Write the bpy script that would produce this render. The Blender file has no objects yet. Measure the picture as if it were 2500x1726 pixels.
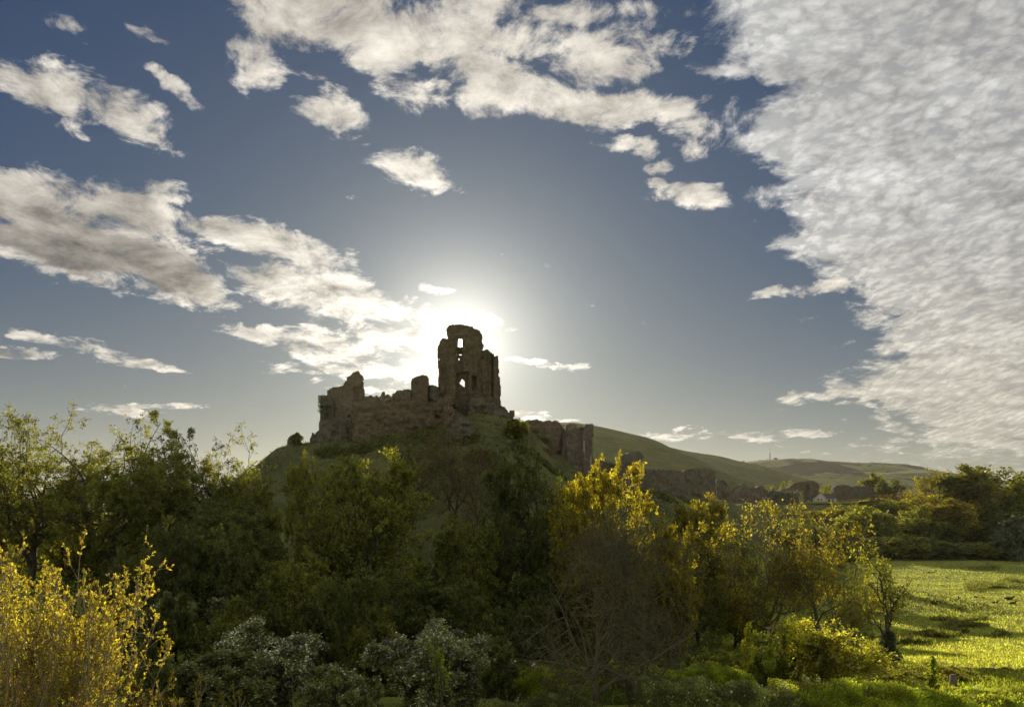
import bpy, math, random
import numpy as np
from mathutils import Vector, Matrix

rng = np.random.default_rng(7)
random.seed(7)
SC = bpy.context.scene
COL = SC.collection
PI = math.pi

# ------------------------------------------------------------------ camera
FPX, HZ, CAMZ = 731.0, 505.0, 20.0          # focal length and horizon row at 1024 x 706
cam_d = bpy.data.cameras.new('camera')
cam = bpy.data.objects.new('camera', cam_d)
COL.objects.link(cam)
cam.location = (0, 0, CAMZ)
cam.rotation_euler = (PI/2, 0, 0)
cam_d.sensor_width = 36
cam_d.lens = 36*FPX/1024
cam_d.shift_y = (HZ-353.0)/1024
cam_d.clip_start = 0.3
cam_d.clip_end = 30000
SC.camera = cam

SC.view_settings.view_transform = 'Standard'
SC.view_settings.look = 'None'
SC.view_settings.exposure = 0.38
SC.view_settings.gamma = 1.0
SC.view_settings.use_curve_mapping = False
SC.cycles.use_denoising = True
try:
    SC.cycles.denoiser = 'OPENIMAGEDENOISE'
    SC.cycles.denoising_input_passes = 'RGB_ALBEDO_NORMAL'
except Exception:
    pass
SC.cycles.max_bounces = 5
SC.cycles.diffuse_bounces = 3
SC.cycles.transmission_bounces = 3
SC.cycles.transparent_max_bounces = 4
SC.cycles.volume_bounces = 0
SC.cycles.caustics_reflective = False
SC.cycles.caustics_refractive = False

# ------------------------------------------------------------------ sun
SUN_U, SUN_V = (460.2-512)/FPX, (HZ-343.0)/FPX
sdir = Vector((SUN_U, 1.0, SUN_V)).normalized()
SUN_EL = math.asin(sdir.z)
SUN_AZ = math.atan2(sdir.x, sdir.y)
sl = bpy.data.lights.new('sun', 'SUN')
sl.energy = 5.0
sl.angle = math.radians(0.53)
sl.color = (1.0, 0.86, 0.62)
sun = bpy.data.objects.new('sun', sl)
COL.objects.link(sun)
sun.rotation_euler = sdir.to_track_quat('Z', 'Y').to_euler()
sun.location = (0, 0, 400)

# ------------------------------------------------------------------ world
W = bpy.data.worlds.new('World')
SC.world = W
W.use_nodes = True
nt = W.node_tree
nt.nodes.clear()
SKYG, SKYP, SKYT = 0.108, 0.50, (0.55, 0.98, 1.52)

class NG:
    """tiny helper to write node maths"""
    def __init__(s, tree): s.t = tree
    def n(s, typ, **kw):
        o = s.t.nodes.new(typ)
        for k, v in kw.items(): setattr(o, k, v)
        return o
    def put(s, sock, v):
        if isinstance(v, bpy.types.NodeSocket): s.t.links.new(v, sock)
        elif v is not None: sock.default_value = v
    def m(s, op, a, b=None, c=None, clamp=False):
        o = s.n('ShaderNodeMath', operation=op); o.use_clamp = clamp
        s.put(o.inputs[0], a)
        if b is not None: s.put(o.inputs[1], b)
        if c is not None: s.put(o.inputs[2], c)
        return o.outputs[0]
    def v(s, op, a, b=None, scale=None):
        o = s.n('ShaderNodeVectorMath', operation=op)
        s.put(o.inputs[0], a)
        if b is not None: s.put(o.inputs[1], b)
        if scale is not None: s.put(o.inputs[3], scale)
        return o.outputs['Value'] if op in ('DOT_PRODUCT', 'LENGTH', 'DISTANCE') else o.outputs[0]
    def comb(s, x, y, z):
        o = s.n('ShaderNodeCombineXYZ')
        for i, q in enumerate((x, y, z)): s.put(o.inputs[i], q)
        return o.outputs[0]
    def sep(s, v):
        o = s.n('ShaderNodeSeparateXYZ'); s.put(o.inputs[0], v)
        return o.outputs
    def noise(s, vec, scale, detail=4, rough=0.55, dist=0.0, col=False, dim='3D', lac=2.0):
        o = s.n('ShaderNodeTexNoise', noise_dimensions=dim)
        if vec is not None: s.put(o.inputs['Vector'], vec)
        o.inputs['Scale'].default_value = scale
        o.inputs['Detail'].default_value = detail
        o.inputs['Roughness'].default_value = rough
        o.inputs['Lacunarity'].default_value = lac
        o.inputs['Distortion'].default_value = dist
        return o.outputs['Color' if col else 0]
    def step(s, x, a, b, lo=0.0, hi=1.0, smooth=True):
        o = s.n('ShaderNodeMapRange')
        o.interpolation_type = 'SMOOTHSTEP' if smooth else 'LINEAR'
        s.put(o.inputs[0], x)
        for i, q in enumerate((a, b, lo, hi)): s.put(o.inputs[1+i], q)
        return o.outputs[0]
    def mix(s, f, a, b, mode='MIX'):
        o = s.n('ShaderNodeMix', data_type='RGBA', blend_type=mode)
        s.put(o.inputs[0], f)
        s.put(o.inputs[6], (*a, 1) if isinstance(a, tuple) and len(a) == 3 else a)
        s.put(o.inputs[7], (*b, 1) if isinstance(b, tuple) and len(b) == 3 else b)
        return o.outputs[2]

g = NG(nt)
tc = g.n('ShaderNodeTexCoord').outputs['Generated']
D = g.v('NORMALIZE', tc)
dx, dy, dz = g.sep(D)
sky = g.n('ShaderNodeTexSky', sky_type='NISHITA')
sky.sun_disc = False
sky.sun_elevation = SUN_EL
sky.sun_rotation = SUN_AZ
sky.air_density = 1.0
sky.dust_density = 0.6
sky.ozone_density = 2.0
sky.altitude = 50
g.put(sky.inputs[0], D)

# the tone of the clear sky: Nishita, softened (the photograph compresses the range round the sun)
skyc = g.v('SCALE', sky.outputs[0], scale=0.10)
sl_ = g.v('DOT_PRODUCT', skyc, (0.25, 0.6, 0.15))
base = g.v('SCALE', skyc, scale=g.m('DIVIDE', SKYG, g.m('POWER', g.m('ADD', sl_, 0.05), SKYP)))
base = g.v('MULTIPLY', base, SKYT)

# front hemisphere coordinates (direction / y), used to lay out the cloud banks
yy = g.m('MAXIMUM', dy, 0.05)
U = g.m('DIVIDE', dx, yy)
V = g.m('DIVIDE', dz, yy)
q = g.comb(U, V, 0.0)
front = g.step(dy, 0.05, 0.35)
# cloud layer plane coordinates: real perspective of a flat layer
zz = g.m('ADD', g.m('MAXIMUM', dz, 0.0), 0.2)
PX = g.m('DIVIDE', dx, zz)
PY = g.m('DIVIDE', dy, zz)
P = g.comb(PX, PY, 0.0)
nz_big = g.noise(P, 0.9, 5, 0.55, dim='2D')
warpc = g.noise(P, 3.0, 5, 0.62, col=True, dim='2D')
warp = g.v('SUBTRACT', warpc, (0.5, 0.5, 0.5))
# warp of the bank outlines: smaller near the horizon
wamp = g.step(V, 0.0, 0.6, 0.035, 0.13, smooth=False)
q_w = g.v('ADD', q, g.v('MULTIPLY', g.v('SCALE', warp, scale=wamp), (1.2, 0.75, 0.0)))

def qp(px, py): return ((px-512)/FPX, (HZ-py)/FPX)
BLOBS = [  # px, py, half length, half height, slope deg (down to the right), strength
 (48,202,86,32,16,1.6),(70,246,125,27,10,1.8),(165,275,70,22,18,1.6),(130,215,55,24,28,1.3),
 (268,246,98,17,12,1.5),(205,232,30,14,5,1.0),(318,292,92,25,14,1.4),(400,312,66,17,18,1.0),
 (308,342,82,13,12,1.3),(405,338,62,13,6,0.95),(345,370,64,8,3,0.95),(402,372,50,11,0,0.9),
 (480,318,34,7,15,0.95),(440,288,14,6,8,0.9),(380,350,70,20,0,0.55),
 (70,345,90,6,13,0.9),(12,352,34,6,3,0.9),(140,366,34,5,10,0.9),(120,410,36,6,5,0.85),(150,403,46,3,3,0.7),
 (80,100,84,24,20,1.2),(160,82,34,9,30,0.85),(68,36,24,10,18,0.75),(134,38,24,8,18,0.6),(155,194,30,14,5,0.85),
 (350,22,150,38,10,1.5),(265,62,26,26,20,0.85),(330,108,38,13,12,0.9),(404,78,44,24,48,1.05),
 (500,82,84,25,22,1.4),(602,55,66,36,-12,1.25),(585,104,100,20,4,1.5),(680,120,34,18,25,0.9),(480,35,90,24,-5,0.9),
 (695,195,34,13,2,0.95),(658,184,14,6,0,0.8),(632,143,26,8,6,0.85),(660,164,13,9,0,0.75),(690,148,18,9,0,0.8),
 (422,165,52,20,12,0.9),(560,3,130,16,0,0.9),
 (780,293,34,5,-12,0.8),(826,286,30,8,-18,0.85),
 (800,431,42,5,-5,0.8),(762,437,26,3,0,0.75),(676,434,28,5,0,0.85),(728,435,36,3,2,0.6),(765,443,18,3,3,0.7),
 (586,365,12,5,3,0.95),(542,363,46,5,6,0.9),(527,413,22,3,0,0.9),(548,419,24,3,2,0.8),(370,389,50,4,2,0.7),
]
mask = None
for (bx, by, a, b, ang, st) in BLOBS:
    u0, v0 = qp(bx, by)
    mp = g.n('ShaderNodeMapping', vector_type='TEXTURE')
    g.put(mp.inputs[0], q_w)
    mp.inputs[1].default_value = (u0, v0, 0)
    mp.inputs[2].default_value = (0, 0, -math.radians(ang))
    mp.inputs[3].default_value = (a*1.12/FPX, b*1.2/FPX, 1)
    d2 = g.v('DOT_PRODUCT', mp.outputs[0], mp.outputs[0])
    f = g.m('MULTIPLY_ADD', d2, -st, st)
    mask = f if mask is None else g.m('SMOOTH_MAX', mask, f, 0.25)
# the great sheet on the right: its left edge as a curve of height
EDGE = [(0,706),(44,724),(60,712),(74,684),(84,748),(100,756),(117,724),(142,712),(160,745),(177,785),(199,768),(221,786),(244,772),
        (266,800),(283,846),(310,860),(328,874),(345,858),(354,877),(376,850),(393,812),(401,782),(405,830),(409,892),(430,888),(438,918),(448,890),(455,960),(470,1100)]
fc = g.n('ShaderNodeFloatCurve')
cv = fc.mapping.curves[0]
pts = sorted([((HZ-py)/505.0*0.8+0.1, (px-512)/FPX) for py, px in EDGE])
pts = [(0.0, 0.9)] + pts + [(1.0, 0.22)]
cv.points[0].location = pts[0]
cv.points[1].location = pts[-1]
for p_ in pts[1:-1]: cv.points.new(*p_)
for p_ in cv.points: p_.handle_type = 'VECTOR'
fc.mapping.use_clip = False
fc.mapping.update()
sx_, sy_, _z = g.sep(q_w)
g.put(fc.inputs[1], g.m('MULTIPLY_ADD', sy_, FPX/505.0*0.8, 0.1))
edge_d = g.m('SUBTRACT', sx_, fc.outputs[0])
sheet = g.m('MULTIPLY', edge_d, 9.0)
sheet = g.m('MINIMUM', sheet, 1.05)
low = g.step(V, 0.035, 0.16)
sheet = g.m('MULTIPLY', sheet, low)
mask = g.m('MAXIMUM', mask, -1.0)
# behind and beside the camera the sky goes on with scattered cloud of the same kind
scat = g.m('MULTIPLY_ADD', nz_big, 4.0, -1.45)
mask = g.m('MULTIPLY_ADD', g.m('SUBTRACT', mask, scat), front, scat)
sheet = g.m('MULTIPLY', sheet, front)

fine = g.noise(P, 8.0, 8, 0.66, 0.25, dim='2D')
vv = g.m('ADD', g.m('MAXIMUM', V, 0.0), 0.22)
Cq = g.comb(g.m('DIVIDE', U, vv), g.m('MULTIPLY', g.m('LOGARITHM', vv, 2.718), 1.7), 0.0)
Cq = g.v('ADD', Cq, g.v('SCALE', warp, scale=0.10))
vo = g.n('ShaderNodeTexVoronoi', feature='F1', voronoi_dimensions='2D'); g.put(vo.inputs['Vector'], Cq)
vo.inputs['Scale'].default_value = 24.0; vo.inputs['Detail'].default_value = 1.0
cell = g.m('ADD', g.m('MULTIPLY', g.m('SUBTRACT', 0.95, vo.outputs['Distance']), 0.40), g.m('MULTIPLY', g.noise(Cq, 42.0, 4, 0.6, dim='2D'), 0.62))
# cloud bank opacity
dens = g.m('ADD', mask, g.m('MULTIPLY_ADD', fine, 4.9, -2.5))
a1 = g.step(dens, -0.1, 1.1)
sd = g.m('ADD', sheet, g.m('MULTIPLY_ADD', fine, 2.2, -1.05))
a2 = g.step(sd, -0.1, 0.45)
holes = g.step(g.m('MULTIPLY_ADD', cell, 1.0, g.m('MULTIPLY', sheet, 0.16)), 0.42, 0.62, 0.80, 1.0)
a2 = g.m('MULTIPLY', a2, holes)
alpha = g.m('MAXIMUM', a1, a2)
alpha = g.m('MULTIPLY', alpha, g.step(dz, -0.01, 0.02))

# angle to the sun
cs = g.v('DOT_PRODUCT', D, tuple(sdir))
ang = g.m('ARCCOSINE', g.m('MINIMUM', cs, 0.999999))
near = g.m('EXPONENT', g.m('MULTIPLY', ang, -6.5))      # broad glow
near2 = g.m('EXPONENT', g.m('MULTIPLY', ang, -20.0))     # aureole
# bank shading: thick cloud seen against the light is grey inside, bright at its edge
off = g.v('ADD', P, (0.01, 0.07, 0.0))
fine2 = g.noise(off, 8.0, 5, 0.66, 0.25, dim='2D')
relief = g.m('SUBTRACT', fine, fine2)
soft = g.noise(P, 3.0, 3, 0.5, dim='2D')
thick = g.step(g.m('ADD', mask, g.m('MULTIPLY_ADD', soft, 1.6, -0.8)), 0.45, 1.15)
leftish = g.step(U, -0.25, -0.55)
lowv = g.step(V, 0.5, 0.30)
grey = g.m('MULTIPLY', thick, g.m('MULTIPLY_ADD', g.m('MULTIPLY', leftish, lowv), 0.62, 0.03))
lum = g.m('ADD', g.m('MULTIPLY_ADD', relief, 1.2, 0.58), g.step(dens, 0.2, 1.3, 0.14, 0.0))
lum = g.m('MULTIPLY', lum, g.m('SUBTRACT', 1.0, grey))
bank = g.v('SCALE', (1.0, 0.93, 0.82), scale=lum)
celll = g.step(cell, 0.36, 0.72, 0.84, 1.10)
shl = g.m('MULTIPLY', celll, g.m('MULTIPLY_ADD', relief, 0.5, g.step(edge_d, 0.0, 0.5, 0.72, 0.54)))
warm = g.step(V, 0.5, 0.08)
shc = g.mix(warm, (0.97, 0.96, 0.93), (1.0, 0.94, 0.80))
shl = g.v('SCALE', shc, scale=g.m('MULTIPLY', shl, g.step(soft, 0.3, 0.7, 0.86, 1.08)))
cc = g.mix(g.step(g.m('SUBTRACT', a2, a1), -0.1, 0.1), bank, shl)
sunny = g.step(dy, 0.15, -0.5, 0.0, 0.55)     # added fill light: unseen clouds behind the camera made brighter
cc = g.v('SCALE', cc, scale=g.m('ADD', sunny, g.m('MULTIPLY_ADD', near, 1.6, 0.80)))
# haze towards the horizon
hz = g.m('EXPONENT', g.m('MULTIPLY', g.m('MAXIMUM', dz, 0.0), -9.0))
hcol = g.v('SCALE', (0.50, 0.485, 0.385), scale=g.m('MULTIPLY_ADD', near, 0.5, 0.90))
base = g.mix(g.m('MULTIPLY', hz, 0.85), base, hcol)
glow = g.v('SCALE', (1.0, 0.93, 0.80), scale=g.m('ADD', g.m('MULTIPLY', near, 0.21), g.m('MULTIPLY', near2, 1.5)))
base = g.v('ADD', base, glow)
alpha = g.m('MULTIPLY', alpha, g.step(dz, 0.0, 0.12, 0.55, 0.96))
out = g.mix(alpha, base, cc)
# the sun itself
disc = g.step(ang, math.radians(0.30), math.radians(0.24))
out = g.v('ADD', out, g.v('SCALE', (1.0, 0.85, 0.6), scale=g.m('MULTIPLY', disc, 30.0)))
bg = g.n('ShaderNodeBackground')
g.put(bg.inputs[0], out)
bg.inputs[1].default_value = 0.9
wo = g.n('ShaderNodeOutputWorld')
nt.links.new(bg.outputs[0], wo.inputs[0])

# ------------------------------------------------------------------ helpers
def tag(o, label=None, cat=None, group=None, kind=None):
    if label: o['label'] = label
    if cat: o['category'] = cat
    if group: o['group'] = group
    if kind: o['kind'] = kind
    return o

def link(name, data, mat=None, parent=None, loc=None):
    o = bpy.data.objects.new(name, data)
    COL.objects.link(o)
    if mat is not None and data is not None and not data.materials: data.materials.append(mat)
    if parent is not None: o.parent = parent
    if loc is not None: o.location = loc
    return o

def empty(name, loc, label=None, cat=None, group=None, rz=0.0):
    o = bpy.data.objects.new(name, None)
    COL.objects.link(o); o.location = loc; o.rotation_euler = (0, 0, rz)
    o.empty_display_size = 0.5
    return tag(o, label, cat, group)

def mesh_np(name, verts, facelists, smooth=False, mat_idx=None):
    """facelists: list of (n,k) integer arrays"""
    me = bpy.data.meshes.new(name)
    verts = np.ascontiguousarray(verts, dtype=np.float32)
    me.vertices.add(len(verts)); me.vertices.foreach_set('co', verts.ravel())
    fl = [np.asarray(f, dtype=np.int32) for f in facelists if len(f)]
    loops = np.concatenate([f.ravel() for f in fl])
    sizes = np.concatenate([np.full(len(f), f.shape[1], np.int32) for f in fl])
    starts = np.concatenate([[0], np.cumsum(sizes)[:-1]]).astype(np.int32)
    me.loops.add(len(loops)); me.loops.foreach_set('vertex_index', loops)
    me.polygons.add(len(sizes)); me.polygons.foreach_set('loop_start', starts)
    try: me.polygons.foreach_set('loop_total', sizes)
    except Exception: pass
    me.update(calc_edges=True)
    if smooth: me.polygons.foreach_set('use_smooth', np.ones(len(sizes), dtype=bool))
    return me

def px2x(px, Y): return (px-512.0)/FPX*Y
def py2z(py, Y): return CAMZ+(HZ-py)/FPX*Y

# value noise, vectorised
_tab = rng.random((256, 256))
def vnoise(x, y):
    xi = np.floor(x).astype(int); yi = np.floor(y).astype(int)
    fx = x-xi; fy = y-yi
    fx = fx*fx*(3-2*fx); fy = fy*fy*(3-2*fy)
    a = _tab[xi & 255, yi & 255]; b = _tab[(xi+1) & 255, yi & 255]
    c = _tab[xi & 255, (yi+1) & 255]; d = _tab[(xi+1) & 255, (yi+1) & 255]
    return (a*(1-fx)+b*fx)*(1-fy)+(c*(1-fx)+d*fx)*fy
def fbm(x, y, sc, octv=4, gain=0.5):
    x = np.asarray(x, float)/sc; y = np.asarray(y, float)/sc
    t = 0; a = 1.0; n = 0
    for i in range(octv):
        t = t+a*(vnoise(x+17.3*i, y-9.1*i)-0.5); n += a
        x = x*2.03; y = y*2.03; a *= gain
    return t/n*2
def sst(t):
    t = np.clip(t, 0, 1); return t*t*(3-2*t)

# ------------------------------------------------------------------ materials
def newmat(name):
    m = bpy.data.materials.new(name); m.use_nodes = True
    m.node_tree.nodes.clear()
    return m, NG(m.node_tree)
def finish(m, g, shader, disp=None):
    o = g.n('ShaderNodeOutputMaterial')
    m.node_tree.links.new(shader, o.inputs[0])
    return m
def bsdf(g, col, rough=0.9, spec=0.2, bump=None, bstr=0.5, bdist=0.1):
    b = g.n('ShaderNodeBsdfPrincipled')
    g.put(b.inputs['Base Color'], (*col, 1) if isinstance(col, tuple) else col)
    g.put(b.inputs['Roughness'], rough)
    b.inputs['Specular IOR Level'].default_value = spec
    if bump is not None:
        bn = g.n('ShaderNodeBump'); bn.inputs['Strength'].default_value = bstr
        bn.inputs['Distance'].default_value = bdist
        g.put(bn.inputs['Height'], bump)
        g.m_ = bn
        g.t.links.new(bn.outputs[0], b.inputs['Normal'])
    return b.outputs[0]
def plain(name, col, rough=0.8, var=0.15, sc=3.0):
    m, g = newmat(name)
    c = g.n('ShaderNodeTexCoord').outputs['Object']
    nz = g.noise(c, sc, 4, 0.6)
    f = g.m('MULTIPLY_ADD', nz, 2*var, 1-var)
    return finish(m, g, bsdf(g, g.v('SCALE', col, scale=f), rough, bump=nz, bdist=0.02))

def leafmat(name, refl, trans, tf=0.5, var=0.5, gloss=0.025, hue=0.04):
    m, g = newmat(name)
    geo = g.n('ShaderNodeNewGeometry')
    oi = g.n('ShaderNodeObjectInfo')
    c = g.n('ShaderNodeTexCoord').outputs['Object']
    big = g.noise(c, 0.45, 2, 0.5)
    r = geo.outputs['Random Per Island']
    k = g.m('MULTIPLY_ADD', r, var, 1-var*0.5)
    clump = g.step(g.noise(c, 1.15, 3, 0.6), 0.36, 0.64, 0.5, 1.45)  # highlights and dark interior of a crown painted into the leaf colour
    k = g.m('MULTIPLY', g.m('MULTIPLY', k, clump), g.m('MULTIPLY_ADD', big, 0.9, 0.55))
    k = g.m('MULTIPLY', k, g.m('MULTIPLY_ADD', oi.outputs['Random'], 0.3, 0.85))
    def tint(col):
        cv = g.v('SCALE', col, scale=k)
        hs = g.n('ShaderNodeHueSaturation')
        g.put(hs.inputs['Hue'], g.m('MULTIPLY_ADD', g.m('ADD', r, big), hue, 0.5-hue))
        g.put(hs.inputs['Color'], cv)
        return hs.outputs[0]
    d = g.n('ShaderNodeBsdfDiffuse'); g.put(d.inputs[0], tint(refl))
    t = g.n('ShaderNodeBsdfTranslucent'); g.put(t.inputs[0], tint(trans))
    mx = g.n('ShaderNodeMixShader'); mx.inputs[0].default_value = tf
    g.t.links.new(d.outputs[0], mx.inputs[1]); g.t.links.new(t.outputs[0], mx.inputs[2])
    out = mx.outputs[0]
    if gloss > 0:
        gl = g.n('ShaderNodeBsdfGlossy'); gl.inputs['Roughness'].default_value = 0.45
        gl.inputs['Color'].default_value = (1, 1, 1, 1)
        m2 = g.n('ShaderNodeMixShader'); m2.inputs[0].default_value = gloss
        g.t.links.new(out, m2.inputs[1]); g.t.links.new(gl.outputs[0], m2.inputs[2])
        out = m2.outputs[0]
    return finish(m, g, out)

M = {}
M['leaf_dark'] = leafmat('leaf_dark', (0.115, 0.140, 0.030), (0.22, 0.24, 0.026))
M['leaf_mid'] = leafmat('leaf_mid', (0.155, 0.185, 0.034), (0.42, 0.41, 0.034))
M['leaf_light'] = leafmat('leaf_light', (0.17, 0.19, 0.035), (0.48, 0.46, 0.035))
M['leaf_yellow'] = leafmat('leaf_yellow', (0.22, 0.23, 0.022), (0.78, 0.74, 0.035), 0.55, gloss=0.04)
M['leaf_willow'] = leafmat('leaf_willow', (0.20, 0.18, 0.028), (0.74, 0.60, 0.04), 0.55, gloss=0.03)
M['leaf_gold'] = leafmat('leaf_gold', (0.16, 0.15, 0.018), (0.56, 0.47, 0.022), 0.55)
M['leaf_brown'] = leafmat('leaf_brown', (0.105, 0.072, 0.022), (0.30, 0.19, 0.035), 0.45)
M['leaf_hawthorn'] = leafmat('leaf_hawthorn', (0.21, 0.24, 0.075), (0.34, 0.37, 0.06), 0.4)
M['leaf_silver'] = leafmat('leaf_silver', (0.15, 0.18, 0.10), (0.18, 0.22, 0.07), 0.4)
M['leaf_fresh'] = leafmat('leaf_fresh', (0.18, 0.24, 0.03), (0.60, 0.66, 0.04), 0.5)
M['blossom'] = leafmat('blossom', (0.80, 0.78, 0.62), (0.6, 0.58, 0.42), 0.35, var=0.3, gloss=0.0, hue=0.0)
M['ivy'] = leafmat('ivy', (0.09, 0.12, 0.03), (0.20, 0.25, 0.03), 0.35, gloss=0.1)

def barkmat(name, a, b):
    m, g = newmat(name)
    c = g.n('ShaderNodeTexCoord').outputs['Object']
    nz = g.noise(g.v('MULTIPLY', c, (3, 3, 0.9)), 3.0, 5, 0.65)
    pat = g.step(g.noise(c, 1.3, 4, 0.6), 0.42, 0.62)
    col = g.mix(pat, a, b)
    col = g.v('SCALE', col, scale=g.m('MULTIPLY_ADD', nz, 0.9, 0.55))
    return finish(m, g, bsdf(g, col, 0.85, bump=nz, bdist=0.04))
M['bark'] = barkmat('bark', (0.075, 0.060, 0.042), (0.10, 0.095, 0.06))
M['bark_lichen'] = barkmat('bark_lichen', (0.12, 0.105, 0.062), (0.155, 0.155, 0.08))
M['bark_pale'] = barkmat('bark_pale', (0.30, 0.25, 0.17), (0.36, 0.32, 0.22))

def stonemat(name, base=(0.15, 0.120, 0.075), dark=(0.085, 0.066, 0.042), pale=(0.24, 0.20, 0.14), moss_amt=0.5, streak=0.3):
    m, g = newmat(name)
    geo = g.n('ShaderNodeNewGeometry')
    pos = geo.outputs['Position']
    big = g.noise(pos, 0.16, 4, 0.6)
    mid = g.noise(pos, 0.9, 5, 0.65)
    vor = g.n('ShaderNodeTexVoronoi'); g.put(vor.inputs['Vector'], g.v('MULTIPLY', pos, (1.3, 1.3, 2.4)))
    vor.inputs['Scale'].default_value = 1.1
    vc = g.sep(vor.outputs['Color'])[0]
    col = g.mix(g.step(mid, 0.25, 0.7, 0.3, 1.0), dark, base)
    col = g.mix(g.m('MULTIPLY', vc, 0.5), col, g.v('SCALE', col, scale=1.5))
    col = g.mix(g.m('MULTIPLY', g.step(big, 0.5, 0.68), 0.3), col, pale)
    # pale lime streaks running down the wall
    st = g.noise(g.v('MULTIPLY', pos, (0.9, 0.9, 0.07)), 1.0, 4, 0.6)
    col = g.mix(g.m('MULTIPLY', g.step(st, 0.60, 0.70), streak), col, (0.42, 0.40, 0.33))
    dk = g.noise(g.v('MULTIPLY', pos, (1.6, 1.6, 0.12)), 1.0, 3, 0.6)
    col = g.mix(g.m('MULTIPLY', g.step(dk, 0.56, 0.68), 0.45), col, (0.055, 0.045, 0.035))
    # grass and moss on ledges and tops
    nzz = g.sep(geo.outputs['Normal'])[2]
    top = g.step(g.m('ADD', nzz, g.m('MULTIPLY_ADD', mid, 0.9, -0.45)), 0.45, 0.8)
    mo = g.m('MULTIPLY', top, 0.9)
    patch = g.m('MULTIPLY', g.step(g.noise(pos, 0.33, 4, 0.6), 0.54, 0.66), moss_amt)
    mo = g.m('MAXIMUM', mo, patch)
    col = g.mix(mo, col, g.mix(mid, (0.065, 0.075, 0.022), (0.11, 0.11, 0.035)))
    bmp = g.m('ADD', g.m('MULTIPLY', mid, 0.7), g.m('MULTIPLY', vor.outputs['Distance'], 0.5))
    return finish(m, g, bsdf(g, col, 0.92, 0.15, bump=bmp, bstr=0.8, bdist=0.22))
M['stone'] = stonemat('stone')
M['stone_mossy'] = stonemat('stone_mossy', base=(0.135, 0.122, 0.088), dark=(0.075, 0.068, 0.048), moss_amt=0.8, streak=0.15)
M['stone_streaked'] = stonemat('stone_streaked', base=(0.15, 0.13, 0.10), moss_amt=0.25, streak=0.85)

def grassmat(name, a, b, c3, sc=0.06, fine=1.6, scrub=None, bd=0.35):
    m, g = newmat(name)
    pos = g.n('ShaderNodeNewGeometry').outputs['Position']
    n1 = g.noise(pos, sc, 5, 0.6)
    n2 = g.noise(pos, fine, 5, 0.65)
    n3 = g.noise(g.v('MULTIPLY', pos, (1, 1.6, 1)), sc*7, 4, 0.6)
    col = g.mix(g.step(n1, 0.35, 0.65), a, b)
    col = g.mix(g.m('MULTIPLY', g.step(n3, 0.5, 0.7), 0.7), col, c3)
    col = g.v('SCALE', col, scale=g.m('MULTIPLY_ADD', n2, 1.0, 0.5))
    if scrub:
        sc1 = g.step(g.noise(pos, scrub[0], 6, 0.62), scrub[1], scrub[1]+0.05)
        col = g.mix(sc1, col, scrub[2])
    d = bsdf(g, col, 0.95, 0.1, bump=g.m('ADD', n2, n3), bstr=0.8, bdist=bd)
    return finish(m, g, d)
M['field'] = grassmat('field_grass', (0.19, 0.23, 0.040), (0.26, 0.29, 0.05), (0.19, 0.19, 0.05), 0.05, 1.8)
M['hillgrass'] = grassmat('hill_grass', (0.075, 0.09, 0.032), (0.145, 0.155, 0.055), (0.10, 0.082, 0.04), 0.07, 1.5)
M['down'] = grassmat('downland', (0.095, 0.11, 0.035), (0.15, 0.16, 0.05), (0.10, 0.095, 0.04), 0.009, 0.08,
                     scrub=(0.012, 0.60, (0.05, 0.058, 0.024)), bd=2.5)
M['ridge'] = grassmat('ridge_grass', (0.10, 0.115, 0.045), (0.22, 0.24, 0.08), (0.10, 0.10, 0.04), 0.0035, 0.03,
                      scrub=(0.005, 0.47, (0.045, 0.052, 0.026)), bd=5)

# ------------------------------------------------------------------ terrain
_gy = np.array([0, 10, 20, 30, 35, 42, 50, 60, 75, 92, 110, 130, 200, 262, 288, 335, 420, 700, 9000])
_gz = np.array([14.2, 14, 12.8, 11.2, 10.4, 9.2, 8.6, 5.6, 4.2, 2.0, 0.6, 0, 0, 0.3, 0.8, 13.0, 15.0, 5.0, 0])
def G(x, y):
    x = np.asarray(x, float); y = np.asarray(y, float)
    r = np.where(y > 0, y, 0)
    z = np.interp(r, _gy, _gz)
    z = z+7.0*sst((-x-6-(y-40)*0.12)/16.0)*sst((y-56)/16.0)*(1-sst((y-96)/50.0))
    z = z+0.0*(1-sst((np.abs(x-4)-22)/16.0))*sst((y-46)/20.0)*(1-sst((y-110)/50.0))
    # west side (left) stays low and open behind the trees
    left = sst((-30-x)/60.0)*sst((y-150)/80.0)
    z = z*(1-left*0.9)
    z = z+fbm(x, y, 14, 3)*0.35*sst((y-20)/60.0)*(1+sst((y-600)/900)*6)
    # hollows and ridges in the pasture
    z = z+fbm(x+40, y*1.7, 9, 3)*0.38*sst((y-85)/20)*(1-sst((y-300)/60))
    return z

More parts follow.
